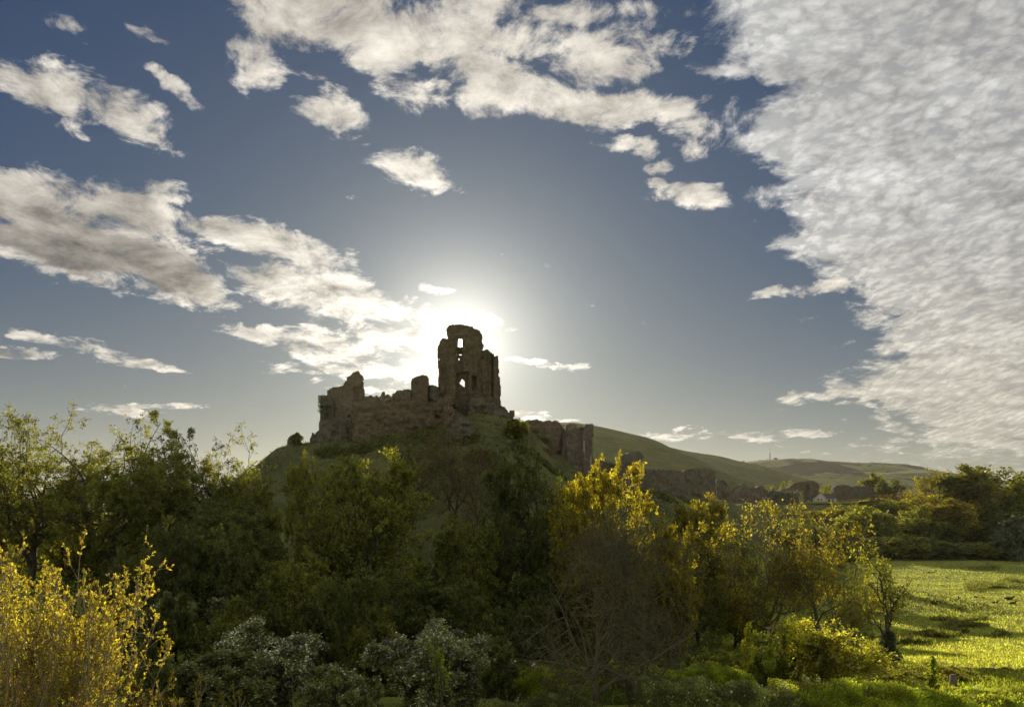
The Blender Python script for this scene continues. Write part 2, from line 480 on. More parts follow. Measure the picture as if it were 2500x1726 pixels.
# crest line of the castle hill: x -> z along y = YC
YC = 214.0
_hx = np.array([-125, -104, -90, -78, -70.6, -65.7, -62, -58, -45, -32, -20, -15, -10, -3.4, 3.2, 10, 18.4, 27, 39, 54, 70, 91, 137, 158, 185, 205, 225, 240])
_hz = np.array([0, 6, 17, 27, 32.6, 36.4, 37.0, 37.6, 38.7, 41.2, 42.8, 45.0, 46.8, 45.2, 43.2, 36.8, 30.8, 28.0, 26.0, 23.9, 22.6, 20.8, 20.6, 20.8, 21.0, 19.5, 12, 6])
def H(x, y):
    x = np.asarray(x, float); y = np.asarray(y, float)
    yc = np.interp(x, [-80, 0, 18, 39, 54, 70, 91, 137, 158, 185, 240], [211, 214, 216, 226, 238, 254, 300, 386, 398, 404, 404])
    crest = np.interp(x, _hx, _hz)
    L = np.interp(x, [-110, -60, 0, 40, 90, 200], [60, 74, 80, 68, 52, 40])
    t = (yc-7-y)/L
    tb = (y-yc-14)/85.0
    f = np.where(t > 0, 1-sst(np.clip(t, 0, 1))*0.35-0.65*np.clip(t, 0, 1)**0.92, 1.0)
    f = np.where(t > 1, -0.3-(t-1)*0.8, f)
    f = np.where(tb > 0, 1-sst(tb)*1.2, f)
    z = crest*f+fbm(x, y, 11, 4)*1.1+fbm(x*0.6, y*1.6, 3.4, 4)*0.75*sst(t*8)*np.clip(f*2, 0, 1)
    return z-0.4
def ground_z(x, y):
    return float(np.maximum(G(x, y), H(x, y)))

def polar_ground():
    a1 = np.radians(np.linspace(-62, 62, 420))
    a2 = np.radians(np.linspace(62, 298, 60))[1:-1]
    ang = np.concatenate([a1, a2])
    r = np.concatenate([np.linspace(0.5, 20, 16)[:-1], np.geomspace(20, 9000, 250)])
    A, Rr = np.meshgrid(ang, r)
    X = np.sin(A)*Rr; Y = np.cos(A)*Rr
    Z = G(X, Y)
    Z = Z-sst((Rr-1500)/4000)*4
    nA = len(ang); nR = len(r)
    v = np.stack([X, Y, Z], -1).reshape(-1, 3)
    i, j = np.meshgrid(np.arange(nR-1), np.arange(nA), indexing='ij')
    j2 = (j+1) % nA
    f = np.stack([i*nA+j, (i+1)*nA+j, (i+1)*nA+j2, i*nA+j2], -1).reshape(-1, 4)
    me = mesh_np('field', v, [f], True)
    o = link('field', me, M['field'])
    tag(o, 'bright rough pasture and sloping ground around the castle hill', kind='structure')
polar_ground()

def grid_mesh(name, xs, ys, fn, mat, label):
    X, Y = np.meshgrid(xs, ys)
    Z = fn(X, Y)
    v = np.stack([X, Y, Z], -1).reshape(-1, 3)
    nX = len(xs)
    i, j = np.meshgrid(np.arange(len(ys)-1), np.arange(nX-1), indexing='ij')
    f = np.stack([i*nX+j, i*nX+j+1, (i+1)*nX+j+1, (i+1)*nX+j], -1).reshape(-1, 4)
    me = mesh_np(name, v, [f], True)
    o = link(name, me, mat)
    return tag(o, label, kind='structure')
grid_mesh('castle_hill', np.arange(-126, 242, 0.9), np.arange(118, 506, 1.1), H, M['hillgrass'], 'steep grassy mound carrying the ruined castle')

def hillside(name, ptsxy, Yc, Lf, Lb, floor, mat, label, res, rough, roughsc, x0=None, x1=None):
    """a down whose skyline is given as pixel positions, standing at distance Yc"""
    px = np.array([p[0] for p in ptsxy], float); py = np.array([p[1] for p in ptsxy], float)
    cx = (px-512)/FPX*Yc; cz = CAMZ+(HZ-py)/FPX*Yc
    xs = np.arange(cx[0], cx[-1], res); ys = np.arange(Yc-Lf, Yc+Lb, res)
    def fn(X, Y):
        sway = Yc+fbm(X, X*0, Lf*0.5, 2)*Lf*0.12
        crest = np.interp(X, cx, cz)
        t = np.clip((sway-Y)/Lf, 0, 1.2); tb = np.clip((Y-sway)/Lb, 0, 1)
        f = np.where(Y < sway, 1-sst(t), 1-sst(tb)*0.9)
        d = np.minimum(t*6, 1)
        comb = np.abs(fbm(X, Y*0.5, roughsc, 3))
        return floor+(crest-floor)*f-comb*rough*d*np.clip(f*1.5, 0.1, 1)+fbm(X, Y, roughsc*0.15, 3)*rough*0.05-2
    return grid_mesh(name, xs, ys, fn, mat, label)
HILL1 = [(250,520),(330,470),(400,440),(470,424),(520,419),(573,421),(593,426),(620,433),(642,438.5),(664,450),(682,458),(709,470),(744,484),(768,496),(800,515),(850,540)]
HILL2 = [(560,430),(640,444),(672,451),(691,453),(712,456),(738,462),(765,470),(800,480),(850,494),(900,510),(960,530)]
HILL3 = [(640,480),(700,468),(742,462),(757,460.7),(777,459.8),(797,460.2),(820,461.7),(844,462.8),(868,463.4),(892,464.6),(908,466.3),(924,470.5),(940,473),(975,476),(1040,483),(1150,492),(1300,505)]
hillside('near_down', HILL1, 620, 330, 300, 0, M['down'], 'smooth grassy down rising behind the castle', 7, 14, 160)
hillside('middle_down', HILL2, 1150, 500, 400, 0, M['down'], 'lower grassy spur behind the near down', 11, 30, 230)
hillside('far_ridge', HILL3, 2200, 1000, 800, 5, M['ridge'], 'far wooded ridge with pale fields and a mast', 18, 70, 420)

# ------------------------------------------------------------------ masonry
def in_poly(x, z, poly):
    inside = np.zeros(x.shape, bool)
    n = len(poly)
    for i in range(n):
        x1, z1 = poly[i]; x2, z2 = poly[(i+1) % n]
        if z1 == z2: continue
        c = ((z1 > z) != (z2 > z)) & (x < (x2-x1)*(z-z1)/(z2-z1)+x1)
        inside ^= c
    return inside

def masonry(name, poly, Y, thick, mat, parent=None, holes=(), relief=(), res=0.30, lay=0.7, jag=0.13, bulge=0.0,
            skew=0.0, rough=0.30, seed=0, smooth=False, rubble=0.0, foot=3.5):
    """a wall whose elevation is the polygon (pixel positions read at distance Y), with real thickness,
    ragged voxel edges and stone relief; relief: (poly, depth) with depth > 0 set back, < 0 standing proud"""
    cv = lambda P_: [((p[0]-512)/FPX*Y, CAMZ+(HZ-p[1])/FPX*Y) for p in P_]
    P2 = cv(poly)
    xs = [p[0] for p in P2]; zs = [p[1] for p in P2]
    x0, x1, z0, z1 = min(xs)-res, max(xs)+res, min(zs)-res-foot, max(zs)+res
    nx = int((x1-x0)/res)+1; nz = int((z1-z0)/res)+1; nk = max(1, int(round(thick/lay)))
    I, J, K = np.meshgrid(np.arange(nx), np.arange(nz), np.arange(nk), indexing='ij')
    cx = x0+(I+0.5)*res; cz = z0+(J+0.5)*res
    s = 31.7*seed
    jx = fbm(cx*1.0+s+K*0.37, cz, 1.1, 3)*jag*2.2; jz = fbm(cx-s, cz+50+K*0.41, 1.0, 3)*jag*2.2
    Mk = in_poly(cx+jx, cz+jz, P2)
    for h in holes:
        Mk &= ~in_poly(cx+jx*0.25, cz+jz*0.25, cv(h))
    if rubble:
        edge = np.abs((K+0.5)/nk-0.5)*2
        Mk &= in_poly(cx+jx, cz+jz+edge**2*rubble*(0.6+fbm(cx, K*1.0, 2.0, 2)), P2)
    if foot:
        lo = Mk.argmax(axis=1); has = Mk.any(axis=1); dn = int(foot/res)
        jj = np.arange(nz)[None, :, None]
        Mk |= (jj < lo[:, None, :]) & (jj >= lo[:, None, :]-dn) & has[:, None, :]
    Mp = np.pad(Mk, 1)
    c = Mp[1:-1, 1:-1, 1:-1]
    NX, NZ, NK = nx+1, nz+1, nk+1
    def vid(i, j, k): return (i*NZ+j)*NK+k
    F = []
    spec = [((0, 0, -1), [(0, 0, 0), (1, 0, 0), (1, 1, 0), (0, 1, 0)]), ((0, 0, 1), [(0, 0, 1), (0, 1, 1), (1, 1, 1), (1, 0, 1)]),
            ((-1, 0, 0), [(0, 0, 0), (0, 1, 0), (0, 1, 1), (0, 0, 1)]), ((1, 0, 0), [(1, 0, 0), (1, 0, 1), (1, 1, 1), (1, 1, 0)]),
            ((0, -1, 0), [(0, 0, 0), (0, 0, 1), (1, 0, 1), (1, 0, 0)]), ((0, 1, 0), [(0, 1, 0), (1, 1, 0), (1, 1, 1), (0, 1, 1)])]
    for (d, q_) in spec:
        nb = Mp[1+d[0]:Mp.shape[0]-1+d[0], 1+d[1]:Mp.shape[1]-1+d[1], 1+d[2]:Mp.shape[2]-1+d[2]]
        i, j, k = np.nonzero(c & ~nb)
        if len(i): F.append(np.stack([vid(i+a, j+b, k+e) for a, b, e in q_], -1))
    F = np.concatenate(F)
    used, inv = np.unique(F.ravel(), return_inverse=True)
    F = inv.reshape(F.shape)
    vi = used//(NZ*NK); vj = (used//NK) % NZ; vk = used % NK
    r = np.random.default_rng(100+seed)
    X = x0+vi*res; Z = z0+vj*res
    fr = vk/float(nk)
    rel = np.zeros(len(X))
    for (rp, dd) in relief:
        rel = np.where(in_poly(X+0.01, Z+0.01, cv(rp)), dd, rel)
    xc = (x0+x1)/2; hw = (x1-x0)/2
    body = fbm(X+s, Z, 3.0, 4)*rough*1.6+fbm(X-s, Z+9, 0.8, 2)*rough*0.6
    Yv = Y+fr*thick+(rel+body)*(1-fr)+fbm(X+s, Z+33, 2.5, 3)*rough*fr
    if bulge:
        cr = np.sqrt(np.clip(1-((X-xc)/hw)**2, 0, 1))
        Yv = Yv+(1-cr)*bulge*(1-fr)-(1-cr)*bulge*fr*0.8
    Yv = Yv+skew*(X-xc)
    X = X+(r.random(len(X))-0.5)*res*0.55; Z = Z+(r.random(len(X))-0.5)*res*0.55
    Yv = Yv+(r.random(len(X))-0.5)*0.16
    me = mesh_np(name, np.stack([X, Yv, Z], -1), [F], smooth)
    o = link(name, me, mat)
    if parent is not None:
        o.parent = parent
        o.matrix_parent_inverse = Matrix.Translation(-Vector(parent.location))
    return o

def polyA(p): return [(426+.0616*x, 315.4+.0616*y) for x, y in p]
def polyB(p): return [(311.3+.06024*x, 360.4+.06024*y) for x, y in p]
def polyC(p): return [(426+.0744*x, 393.2+.0744*y) for x, y in p]
def polyD(p): return [(589.8+.0744*x, 442.4+.0744*y) for x, y in p]
def polyE(p): return [(745.5+.05315*x, 466.9+.05315*y) for x, y in p]
def rectp(x0, y0, x1, y1): return [(x0, y0), (x1, y0), (x1, y1), (x0, y1)]

RG = 'ruined castle walls'
KY = 212.0
k = empty('castle_keep', (px2x(474, KY), KY, 42), 'tall ruined stone keep with the sun shining through its high window', 'castle keep', RG)
masonry('main_wall', polyA([(215,1640),(215,1050),(205,960),(210,850),(205,780),(212,690),(195,620),(205,560),(195,490),(215,470),(218,400),(240,378),(285,362),(300,374),(350,374),
    (352,300),(330,235),(320,208),(345,175),(370,148),(410,150),(415,132),(450,132),(455,144),(560,145),(575,132),(615,132),(620,148),(680,152),(730,175),(755,172),(765,198),(830,215),
    (860,235),(880,270),(900,300),(900,455),(922,465),(925,490),(905,520),(920,560),(935,570),(935,1640)]), KY, 3.2, M['stone'], k,
    holes=[polyA(rectp(518,338,586,505)), polyA(rectp(528,585,574,632)), polyA(rectp(516,650,540,712)),
           polyA([(523,1048),(555,1040),(560,1010),(580,995),(600,1020),(622,1030),(625,1145),(590,1130),(555,1105),(530,1070)])],
    relief=[(polyA([(490,930),(700,900),(720,1640),(500,1640)]), 1.2), (polyA(rectp(755,985,822,1200)), 1.5), (polyA(rectp(500,520,590,920)), 0.7),
            (polyA(rectp(215,760,250,1500)), -0.5), (polyA(rectp(340,780,480,1500)), -1.1), (polyA(rectp(690,950,745,1500)), -0.5)], res=0.22, seed=1)
masonry('east_wall', polyA([(915,1560),(915,600),(930,570),(985,548),(1030,565),(1045,600),(1080,610),(1105,625),(1110,655),(1150,648),(1170,655),(1170,960),(1200,995),(1205,1240),(1192,1290),(1210,1400),
    (1212,1560)]), KY-0.5, 4.6, M['stone'], k, relief=[(polyA(rectp(1028,600,1062,1560)), -0.9), (polyA(rectp(1100,650,1172,1560)), -0.9), (polyA(rectp(1062,640,1100,1560)), 0.5)],
    res=0.24, seed=2, skew=0.25)
masonry('forebuilding', polyA([(660,1640),(680,1400),(715,1260),(745,1222),(830,1208),(900,1230),(1000,1290),(1110,1350),(1215,1430),(1290,1480),(1340,1540),(1360,1580),(1340,1850),(900,1900)]), KY-4.0, 7,
    M['stone_mossy'], k, bulge=3.0, rough=0.9, seed=3, res=0.30, rubble=3.0)
tag(masonry('turret_stub', polyC([(1080,420),(1112,330),(1112,232),(1130,218),(1182,218),(1186,330),(1230,352),(1280,395),(1290,520),(1090,520)]), KY+1, 3, M['stone'], seed=4),
    'small square stub of wall on the slope right of the keep', 'ruined wall', RG)
tag(masonry('fallen_masonry', polyC([(262,470),(275,340),(330,280),(400,248),(470,262),(560,340),(650,430),(690,520),(750,640),(720,705),(560,640),(400,540)]), 191, 4.5,
    M['stone_mossy'], bulge=1.5, rough=1.0, seed=5, rubble=2.0), 'big dark slab of fallen masonry leaning on the slope below the keep', 'fallen masonry', RG)
tag(masonry('wall_pier', polyC([(232,470),(232,300),(240,60),(262,20),(300,0),(345,30),(352,200),(345,330),(335,470)]), KY-8.2, 2.5, M['stone'], seed=6),
    'narrow dark pier of wall standing in front of the keep', 'ruined wall', RG)

k = empty('west_tower', (px2x(352, KY), KY, 38), 'jagged ruined tower with a rounded peak at the left end of the castle', 'ruined tower', RG)
masonry('tower_shaft', polyB([(520,1330),(520,440),(532,400),(535,375),(555,365),(560,335),(592,325),(585,290),(602,268),(640,250),(655,215),(680,190),(720,178),(770,180),(800,210),(828,250),(822,320),(846,322),
    (840,380),(838,440),(852,460),(842,560),(875,580),(900,620),(905,1180),(700,1180),(690,1340)]), KY-3.5, 3.4, M['stone'], k,
    holes=[polyB(rectp(585,790,625,850))], relief=[(polyB(rectp(560,800,680,1330)), -0.8), (polyB(rectp(700,430,800,700)), 0.7), (polyB(rectp(625,905,655,935)), 0.8), (polyB(rectp(700,905,725,930)), 0.8)], seed=7)
masonry('side_wall', polyB([(255,960),(255,490),(300,460),(345,437),(430,430),(530,416),(545,960)]), KY-1.5, 2.4, M['stone'], k, seed=8, skew=-0.15)
k2 = tag(masonry('ivy_clad_pillar', polyB([(140,600),(165,572),(240,575),(285,570),(335,610),(352,670),(340,740),(330,860),(320,980),(300,1150),(120,1170),(128,1000),(140,900),(145,780)]), KY-3, 3.2, M['stone_mossy'], bulge=0.7, seed=9),
    'squat pillar of wall smothered in ivy at the far left of the castle', 'ruined wall', RG)
tag(masonry('rubble_bank', polyB([(-60,1260),(0,1190),(60,1170),(130,1120),(200,1010),(300,950),(480,925),(560,960),(600,1400),(300,1420),(-60,1400)]), KY-7, 8, M['stone_mossy'], bulge=4, rough=1.1, seed=10, rubble=3.0, res=0.34, smooth=False),
    'bank of mossy rubble below the left tower', 'rubble', RG)
k = empty('curtain_wall', (px2x(395, KY), KY-6, 40), 'long low curtain wall joining the left tower to the keep', 'castle wall', RG)
masonry('wall_face', polyB([(680,1240),(690,760),(860,660),(1100,640),(1350,620),(1600,622),(1700,650),(1850,690),(2050,690),(2130,640),(2150,600),(2200,600),(2330,540),(2345,1160),(1900,1150),(1500,1170),(1000,1240)]), KY-6.5, 2.6, M['stone'], k,
    relief=[(polyB([(1560,1000),(1640,900),(1860,1100),(1560,1120)]), -1.0), (polyB([(1860,950),(1960,940),(2060,1100),(1880,1110)]), -0.9), (polyB(rectp(2050,900,2140,1010)), 0.8)], rough=0.6, seed=11)
masonry('merlon', polyB([(885,720),(905,612),(960,576),(1010,575),(1035,586),(1092,583),(1106,640),(1106,720)]), KY-4.5, 2.2, M['stone'], k, seed=12)
masonry('merlon', polyB([(1112,720),(1125,600),(1170,556),(1262,556),(1312,600),(1330,720)]), KY-4.5, 2.2, M['stone'], k, seed=13)
masonry('merlon', polyB([(1165,565),(1168,512),(1214,510),(1216,565)]), KY-4.2, 1.2, M['stone'], k, seed=14, jag=0.08, res=0.22, foot=0.6)
masonry('broken_wall', polyB([(1332,720),(1336,575),(1380,530),(1450,490),(1510,492),(1540,470),(1610,460),(1648,500),(1658,720)]), KY-3.5, 2.6, M['stone'], k, seed=15, bulge=0.8)
tag(masonry('wall_stump', polyB([(1652,760),(1652,330),(1672,290),(1740,262),(1850,230),(1900,238),(1926,280),(1932,380),(1930,760)]), KY-2.5, 3.6, M['stone'], seed=16, jag=0.1, bulge=0.6),
    'stout blunt stump of wall left of the keep', 'ruined wall', RG)
tag(masonry('grassy_ruin', polyB([(1900,780),(1930,390),(1990,370),(2050,400),(2115,432),(2180,440),(2300,520),(2300,780)]), KY-1.0, 5, M['stone_mossy'], seed=17, bulge=2, rough=0.9, rubble=3),
    'grass-covered heap of ruin against the left side of the keep', 'ruined wall', RG)
tag(masonry('ruined_stub', [(286,447),(287,440),(289,436),(292,434),(295,436),(297,441),(300,447)], KY-8, 2.5, M['stone_mossy'], seed=18), 'lonely little stub of ruin on the left shoulder of the castle hill', 'ruined wall', RG)
GY = 219.0
tag(masonry('gatehouse_wall', polyC([(1322,560),(1325,400),(1330,370),(1360,350),(1440,352),(1480,347),(1530,355),(1560,372),(1590,380),(1612,364),(1690,368),(1740,358),(1780,375),(1812,410),(1838,440),(1850,900),(1700,860),(1500,780),(1330,700)]),
    GY, 3.5, M['stone'], holes=[polyC(rectp(1408,572,1442,640))], relief=[(polyC(rectp(1380,500,1500,700)), 0.8), (polyC(rectp(1600,440,1800,800)), -0.9)], seed=19), 'broken gatehouse wall with a small slit window halfway down the slope', 'castle wall', RG)
tag(masonry('gatehouse_tower', polyC([(1842,900),(1842,484),(1885,480),(1890,420),(1940,395),(1985,398),(2015,425),(2020,458),(2075,462),(2085,445),(2130,442),(2150,410),(2240,405),(2242,900),(2235,1120),(1960,1120),(1850,980)]),
    GY-3, 4.5, M['stone_streaked'], relief=[(polyC(rectp(2060,470,2110,1100)), 0.9), (polyC(rectp(1842,480,1890,1100)), 1.2)], seed=20, rough=0.35), 'tall square-cut gatehouse tower with white lime streaks down its face', 'ruined tower', RG)
tag(masonry('low_outer_wall', polyD([(20,560),(25,235),(150,235),(310,270),(400,300),(420,560)]), 226, 2.2, M['stone_mossy'], seed=21, rough=0.5), 'low dark wall between the streaked tower and the round-topped stub', 'castle wall', RG)
tag(masonry('outer_stub_tower', polyD([(392,600),(395,190),(430,160),(500,145),(560,120),(650,113),(700,140),(728,172),(728,380),(748,540),(740,620)]), 221, 5, M['stone_mossy'], seed=22, bulge=1.0, jag=0.12), 'stout round-topped stub tower rising above the golden tree', 'ruined tower', RG)
tag(masonry('outer_curtain_wall', polyD([(728,640),(735,370),(800,355),(1000,358),(1120,360),(1262,388),(1300,700),(1000,640)]), 228, 2.4, M['stone_mossy'], seed=23, jag=0.1, rough=0.35), 'long straight outer wall running right from the round-topped stub', 'castle wall', RG)
tag(masonry('outer_broad_tower', polyD([(1248,740),(1250,392),(1300,352),(1400,338),(1620,345),(1700,385),(1705,480),(1718,740)]), 240, 6, M['stone_mossy'], seed=24, bulge=2.2, jag=0.1), 'broad flat-topped tower with a grassy top in the outer wall', 'ruined tower', RG)
tag(masonry('outer_wall_stub', polyD([(1712,760),(1714,492),(1790,500),(1840,540),(1872,600),(1892,690),(1900,760)]), 268, 3, M['stone_mossy'], seed=25), 'short sloping stub of wall just right of the broad outer tower', 'ruined wall', RG)
tag(masonry('gabled_ruin', [(730,507),(731,492.5),(735.6,488.5),(742.3,483.3),(746,483.7),(747.5,486.3),(755,487),(757.5,487),(759.3,485.2),(762,485.2),(764.6,487.6),(768,491),(769,510)], 372, 5, M['stone_streaked'], seed=26, rough=0.5), 'ruin with two humps and pale streaks near the bottom of the slope', 'ruined wall', RG)
rv = tag(masonry('ivy_ruin', polyE([(430,760),(440,440),(500,425),(580,445),(660,450),(780,480),(960,490),(985,465),(960,760)]), 392, 4, M['stone_mossy'], seed=27, rough=0.6), 'flat ivy-covered ruin just left of the bridge', 'ruined wall', RG)
tag(masonry('bridge_gate_ruin', polyE([(660,690),(670,430),(720,400),(840,380),(880,320),(940,280),(1020,262),(1100,270),(1200,248),(1280,242),(1340,270),(1382,330),(1392,430),(1372,500),(1335,700)]), 425, 6, M['stone'], seed=28, bulge=1.0,
    relief=[(polyE(rectp(1130,330,1200,680)), 1.4)]), 'hump-backed outer gate ruin left of the white cottage', 'ruined tower', RG)
tag(masonry('far_low_ruin', polyE([(1680,560),(1680,380),(1730,335),(1850,325),(1920,335),(2000,370),(2100,345),(2200,350),(2312,360),(2500,372),(2510,560)]), 438, 4, M['stone_mossy'], seed=29), 'long low dark ruin right of the white cottage', 'ruined wall', RG)
# boulders and fallen blocks on the slope
def boulder(px, py, Y, w, h, label):
    bpy_me = bpy.data.meshes.new('fallen_block')
    import bmesh
    bm = bmesh.new(); bmesh.ops.create_icosphere(bm, subdivisions=3, radius=1.0)
    for v in bm.verts:
        n = float(fbm(np.array([v.co.x*2+px]), np.array([v.co.z*2+v.co.y+py]), 1.0, 3)[0])
        v.co *= 1+n*0.35
    bm.to_mesh(bpy_me); bm.free()
    o = link('fallen_block', bpy_me, M['stone']); o.location = (px2x(px, Y), Y, py2z(py, Y)); o.scale = (w, 1.3*w, h); o.rotation_euler = (0.2, 0.5, 0.3)
    tag(o, label, 'boulder', 'fallen blocks of the castle')
boulder(498.5, 424.5, 203, 1.7, 0.75, 'pale fallen block on the grass right of the keep, nearest the round bush')
boulder(456.5, 405.5, 206, 0.9, 0.7, 'pale fallen block in the gap beside the narrow pier')
boulder(452, 411, 203, 1.1, 1.0, 'squarish fallen block at the foot of the narrow pier')
tag(masonry('rubble_strip', polyC([(830,480),(900,468),(1060,500),(1300,600),(1420,650),(1560,700),(1700,760),(1800,850),(1600,800),(1400,735),(1200,660),(1000,580),(880,540)]), 203, 3.0, M['stone'], seed=30, rough=0.9, bulge=0.3, rubble=1.0),
    'line of grey rubble running down the slope under the gatehouse', 'rubble', RG)

# stone bridge with its turf deck
b = empty('stone_bridge', (px2x(826, 404), 404, 18), 'low stone bridge with a bright turf-topped parapet leading to the gate', 'bridge')
masonry('wall', [(794,520),(795,502.2),(812,502.2),(830,501.6),(860,501.0),(888,501.0),(890,520)], 402, 3.6, M['stone_mossy'], b, seed=31, jag=0.03, rough=0.15, foot=4)
_tx0, _tx1 = px2x(794, 402), px2x(889, 402)
me = mesh_np('turf', np.array([[_tx0, 401.6, 22.2], [_tx1, 401.6, 22.3], [_tx1, 410, 22.2], [_tx0, 410, 22.0],
    [_tx0, 401.6, 21.2], [_tx1, 401.6, 21.2], [_tx1, 410, 21.2], [_tx0, 410, 21.2]]), [np.array([[0, 1, 2, 3], [4, 5, 1, 0], [5, 6, 2, 1], [7, 4, 0, 3], [6, 7, 3, 2]])])
o = link('turf', me, M['field']); o.parent = b; o.matrix_parent_inverse = Matrix.Translation(-Vector(b.location))

def box(x0, x1, y0, y1, z0, z1):
    v = [(x, y, z) for x in (x0, x1) for y in (y0, y1) for z in (z0, z1)]
    f = [(0, 1, 3, 2), (4, 6, 7, 5), (0, 4, 5, 1), (2, 3, 7, 6), (0, 2, 6, 4), (1, 5, 7, 3)]
    return np.array(v, float), np.array(f)
def join_np(parts):
    V_, F4, F3 = [], [], []
    n = 0
    for v, f in parts:
        f = np.asarray(f)
        (F4 if f.shape[1] == 4 else F3).append(f+n); V_.append(v); n += len(v)
    fl = []
    if F4: fl.append(np.concatenate(F4))
    if F3: fl.append(np.concatenate(F3))
    return np.concatenate(V_), fl
def part(name, parts, mat, parent):
    v, fl = join_np(parts)
    return link(name, mesh_np(name, v, fl), mat, parent)

# cottage
M['whitewall'] = plain('whitewall', (0.62, 0.58, 0.50), 0.8, 0.1)
M['slate'] = plain('slate', (0.085, 0.07, 0.06), 0.7, 0.3)
M['darkglass'] = plain('darkglass', (0.03, 0.03, 0.03), 0.3, 0.1)
M['paint_white'] = plain('paint_white', (0.75, 0.74, 0.70), 0.4, 0.05)
M['red'] = plain('red', (0.36, 0.055, 0.035), 0.5, 0.15)
M['steel'] = plain('steel', (0.10, 0.10, 0.10), 0.5, 0.1)
M['wood'] = plain('wood', (0.17, 0.13, 0.085), 0.9, 0.3, 6)
M['rubber'] = plain('rubber', (0.02, 0.02, 0.02), 0.8, 0.1)
CY = 422.0
zb = py2z(500.6, CY)
ct = empty('cottage', (px2x(820.5, CY), CY, zb), 'small white gabled cottage with a dark roof beyond the bridge', 'cottage')
ct.scale = (1.5, 1.5, 1.5)
w = 2.05
gab = (np.array([[-w, 0, -0.8], [w, 0, -0.8], [w, 0, 1.7], [0, 0, 3.3], [-w, 0, 1.7], [-w, 6, -0.8], [w, 6, -0.8], [w, 6, 1.7], [0, 6, 3.3], [-w, 6, 1.7]]))
v, fl = gab, [np.array([[0, 1, 2, 4], [5, 9, 7, 6], [0, 4, 9, 5], [1, 6, 7, 2]]), np.array([[4, 2, 3], [9, 8, 7]])]
link('wall', mesh_np('wall', v, fl), M['whitewall'], ct)
rf = part('roof', [(np.array([[0, -0.25, 3.48], [w+.35, -0.25, 1.55], [w+.35, 6.2, 1.55], [0, 6.2, 3.48], [0, -0.25, 3.33], [w+.35, -0.25, 1.40], [w+.35, 6.2, 1.40], [0, 6.2, 3.33]]), np.array([[0, 1, 2, 3], [4, 7, 6, 5], [0, 4, 5, 1], [1, 5, 6, 2]])),
    (np.array([[0, -0.25, 3.48], [-w-.35, -0.25, 1.55], [-w-.35, 6.2, 1.55], [0, 6.2, 3.48], [0, -0.25, 3.33], [-w-.35, -0.25, 1.40], [-w-.35, 6.2, 1.40], [0, 6.2, 3.33]]), np.array([[0, 3, 2, 1], [4, 5, 6, 7], [0, 1, 5, 4], [1, 2, 6, 5]]))], M['slate'], ct)
part('chimney', [box(-0.3, 0.3, 4.6, 5.2, 2.8, 4.1)], M['slate'], rf)
part('wing', [box(w+0.003, w+4.6, 0.8, 5.4, -0.8, 1.1)], M['whitewall'], ct)
part('wing_roof', [(np.array([[w+.01, 0.5, 1.1], [w+4.9, 0.5, 1.1], [w+4.2, 3.1, 2.9], [w+.01, 3.1, 2.9], [w+4.9, 5.7, 1.1], [w+.01, 5.7, 1.1]]), np.array([[0, 1, 2, 3], [3, 2, 4, 5]])), (np.array([[w+4.9, 0.5, 1.1], [w+4.9, 5.7, 1.1], [w+4.2, 3.1, 2.9]]), np.array([[0, 1, 2]]))], M['slate'], ct)
for x_ in (-0.85, 0.35): 
    wd = part('window', [box(x_-0.28, x_+0.28, -0.06, 0.08, 0.1, 1.0)], M['darkglass'], ct)
    part('frame', [box(x_-0.34, x_+0.34, -0.08, 0.02, 0.0, 0.1), box(x_-0.02, x_+0.02, -0.09, 0.0, 0.1, 1.0)], M['paint_white'], wd)
part('window', [box(w+1.2, w+2.0, 0.74, 0.9, 0.0, 0.7)], M['darkglass'], ct)
part('door', [box(w+2.7, w+3.4, 0.74, 0.9, -0.8, 0.8)], M['wood'], ct)

# lattice mast on the far ridge
MY = 2180.0
mz = py2z(460.8, MY)
ms = empty('radio_mast', (px2x(770, MY), MY, mz), 'thin lattice radio mast standing on the far ridge', 'mast')
def bar(a, b, r):
    a = np.array(a, float); b = np.array(b, float); d = b-a; L = np.linalg.norm(d); d /= L
    u = np.cross(d, [0.3, 0.9, 0.1]); u /= np.linalg.norm(u); w_ = np.cross(d, u)
    c = [u+w_, u-w_, -u-w_, -u+w_]
    v = np.array([a+r*q_ for q_ in c]+[b+r*q_ for q_ in c])
    return v, np.array([[0, 1, 5, 4], [1, 2, 6, 5], [2, 3, 7, 6], [3, 0, 4, 7], [3, 2, 1, 0], [4, 5, 6, 7]])
mh = 40.0
def leg_at(i, t):
    r = 2.3*(1-t)+0.9*t; a = i*2*PI/3+0.4
    return (math.cos(a)*r, math.sin(a)*r, t*mh*0.86)
for i in range(3): part('leg', [bar(leg_at(i, -0.1), leg_at(i, 1), 0.28)], M['steel'], ms)
br = []
for s_ in range(9):
    t0, t1 = s_/9, (s_+1)/9
    for i in range(3):
        br.append(bar(leg_at(i, t0), leg_at((i+1) % 3, t1), 0.16)); br.append(bar(leg_at(i, t1), leg_at((i+1) % 3, t1), 0.14))
tag(part('bracing', br, M['steel'], ms), kind='stuff')
part('top_pole', [bar((0, 0, mh*0.86), (0, 0, mh), 0.25)], M['steel'], ms)
for zz_ in (0.62, 0.78, 0.70):
    for i in range(2):
        x_ = -2.1 if i else 1.6
        part('antenna', [box(x_, x_+0.7, -0.5, 0.5, zz_*mh, zz_*mh+2.6)], M['paint_white'], ms)
part('cabin', [box(4, 9, -2, 3, -2, 2.4)], M['steel'], ms)

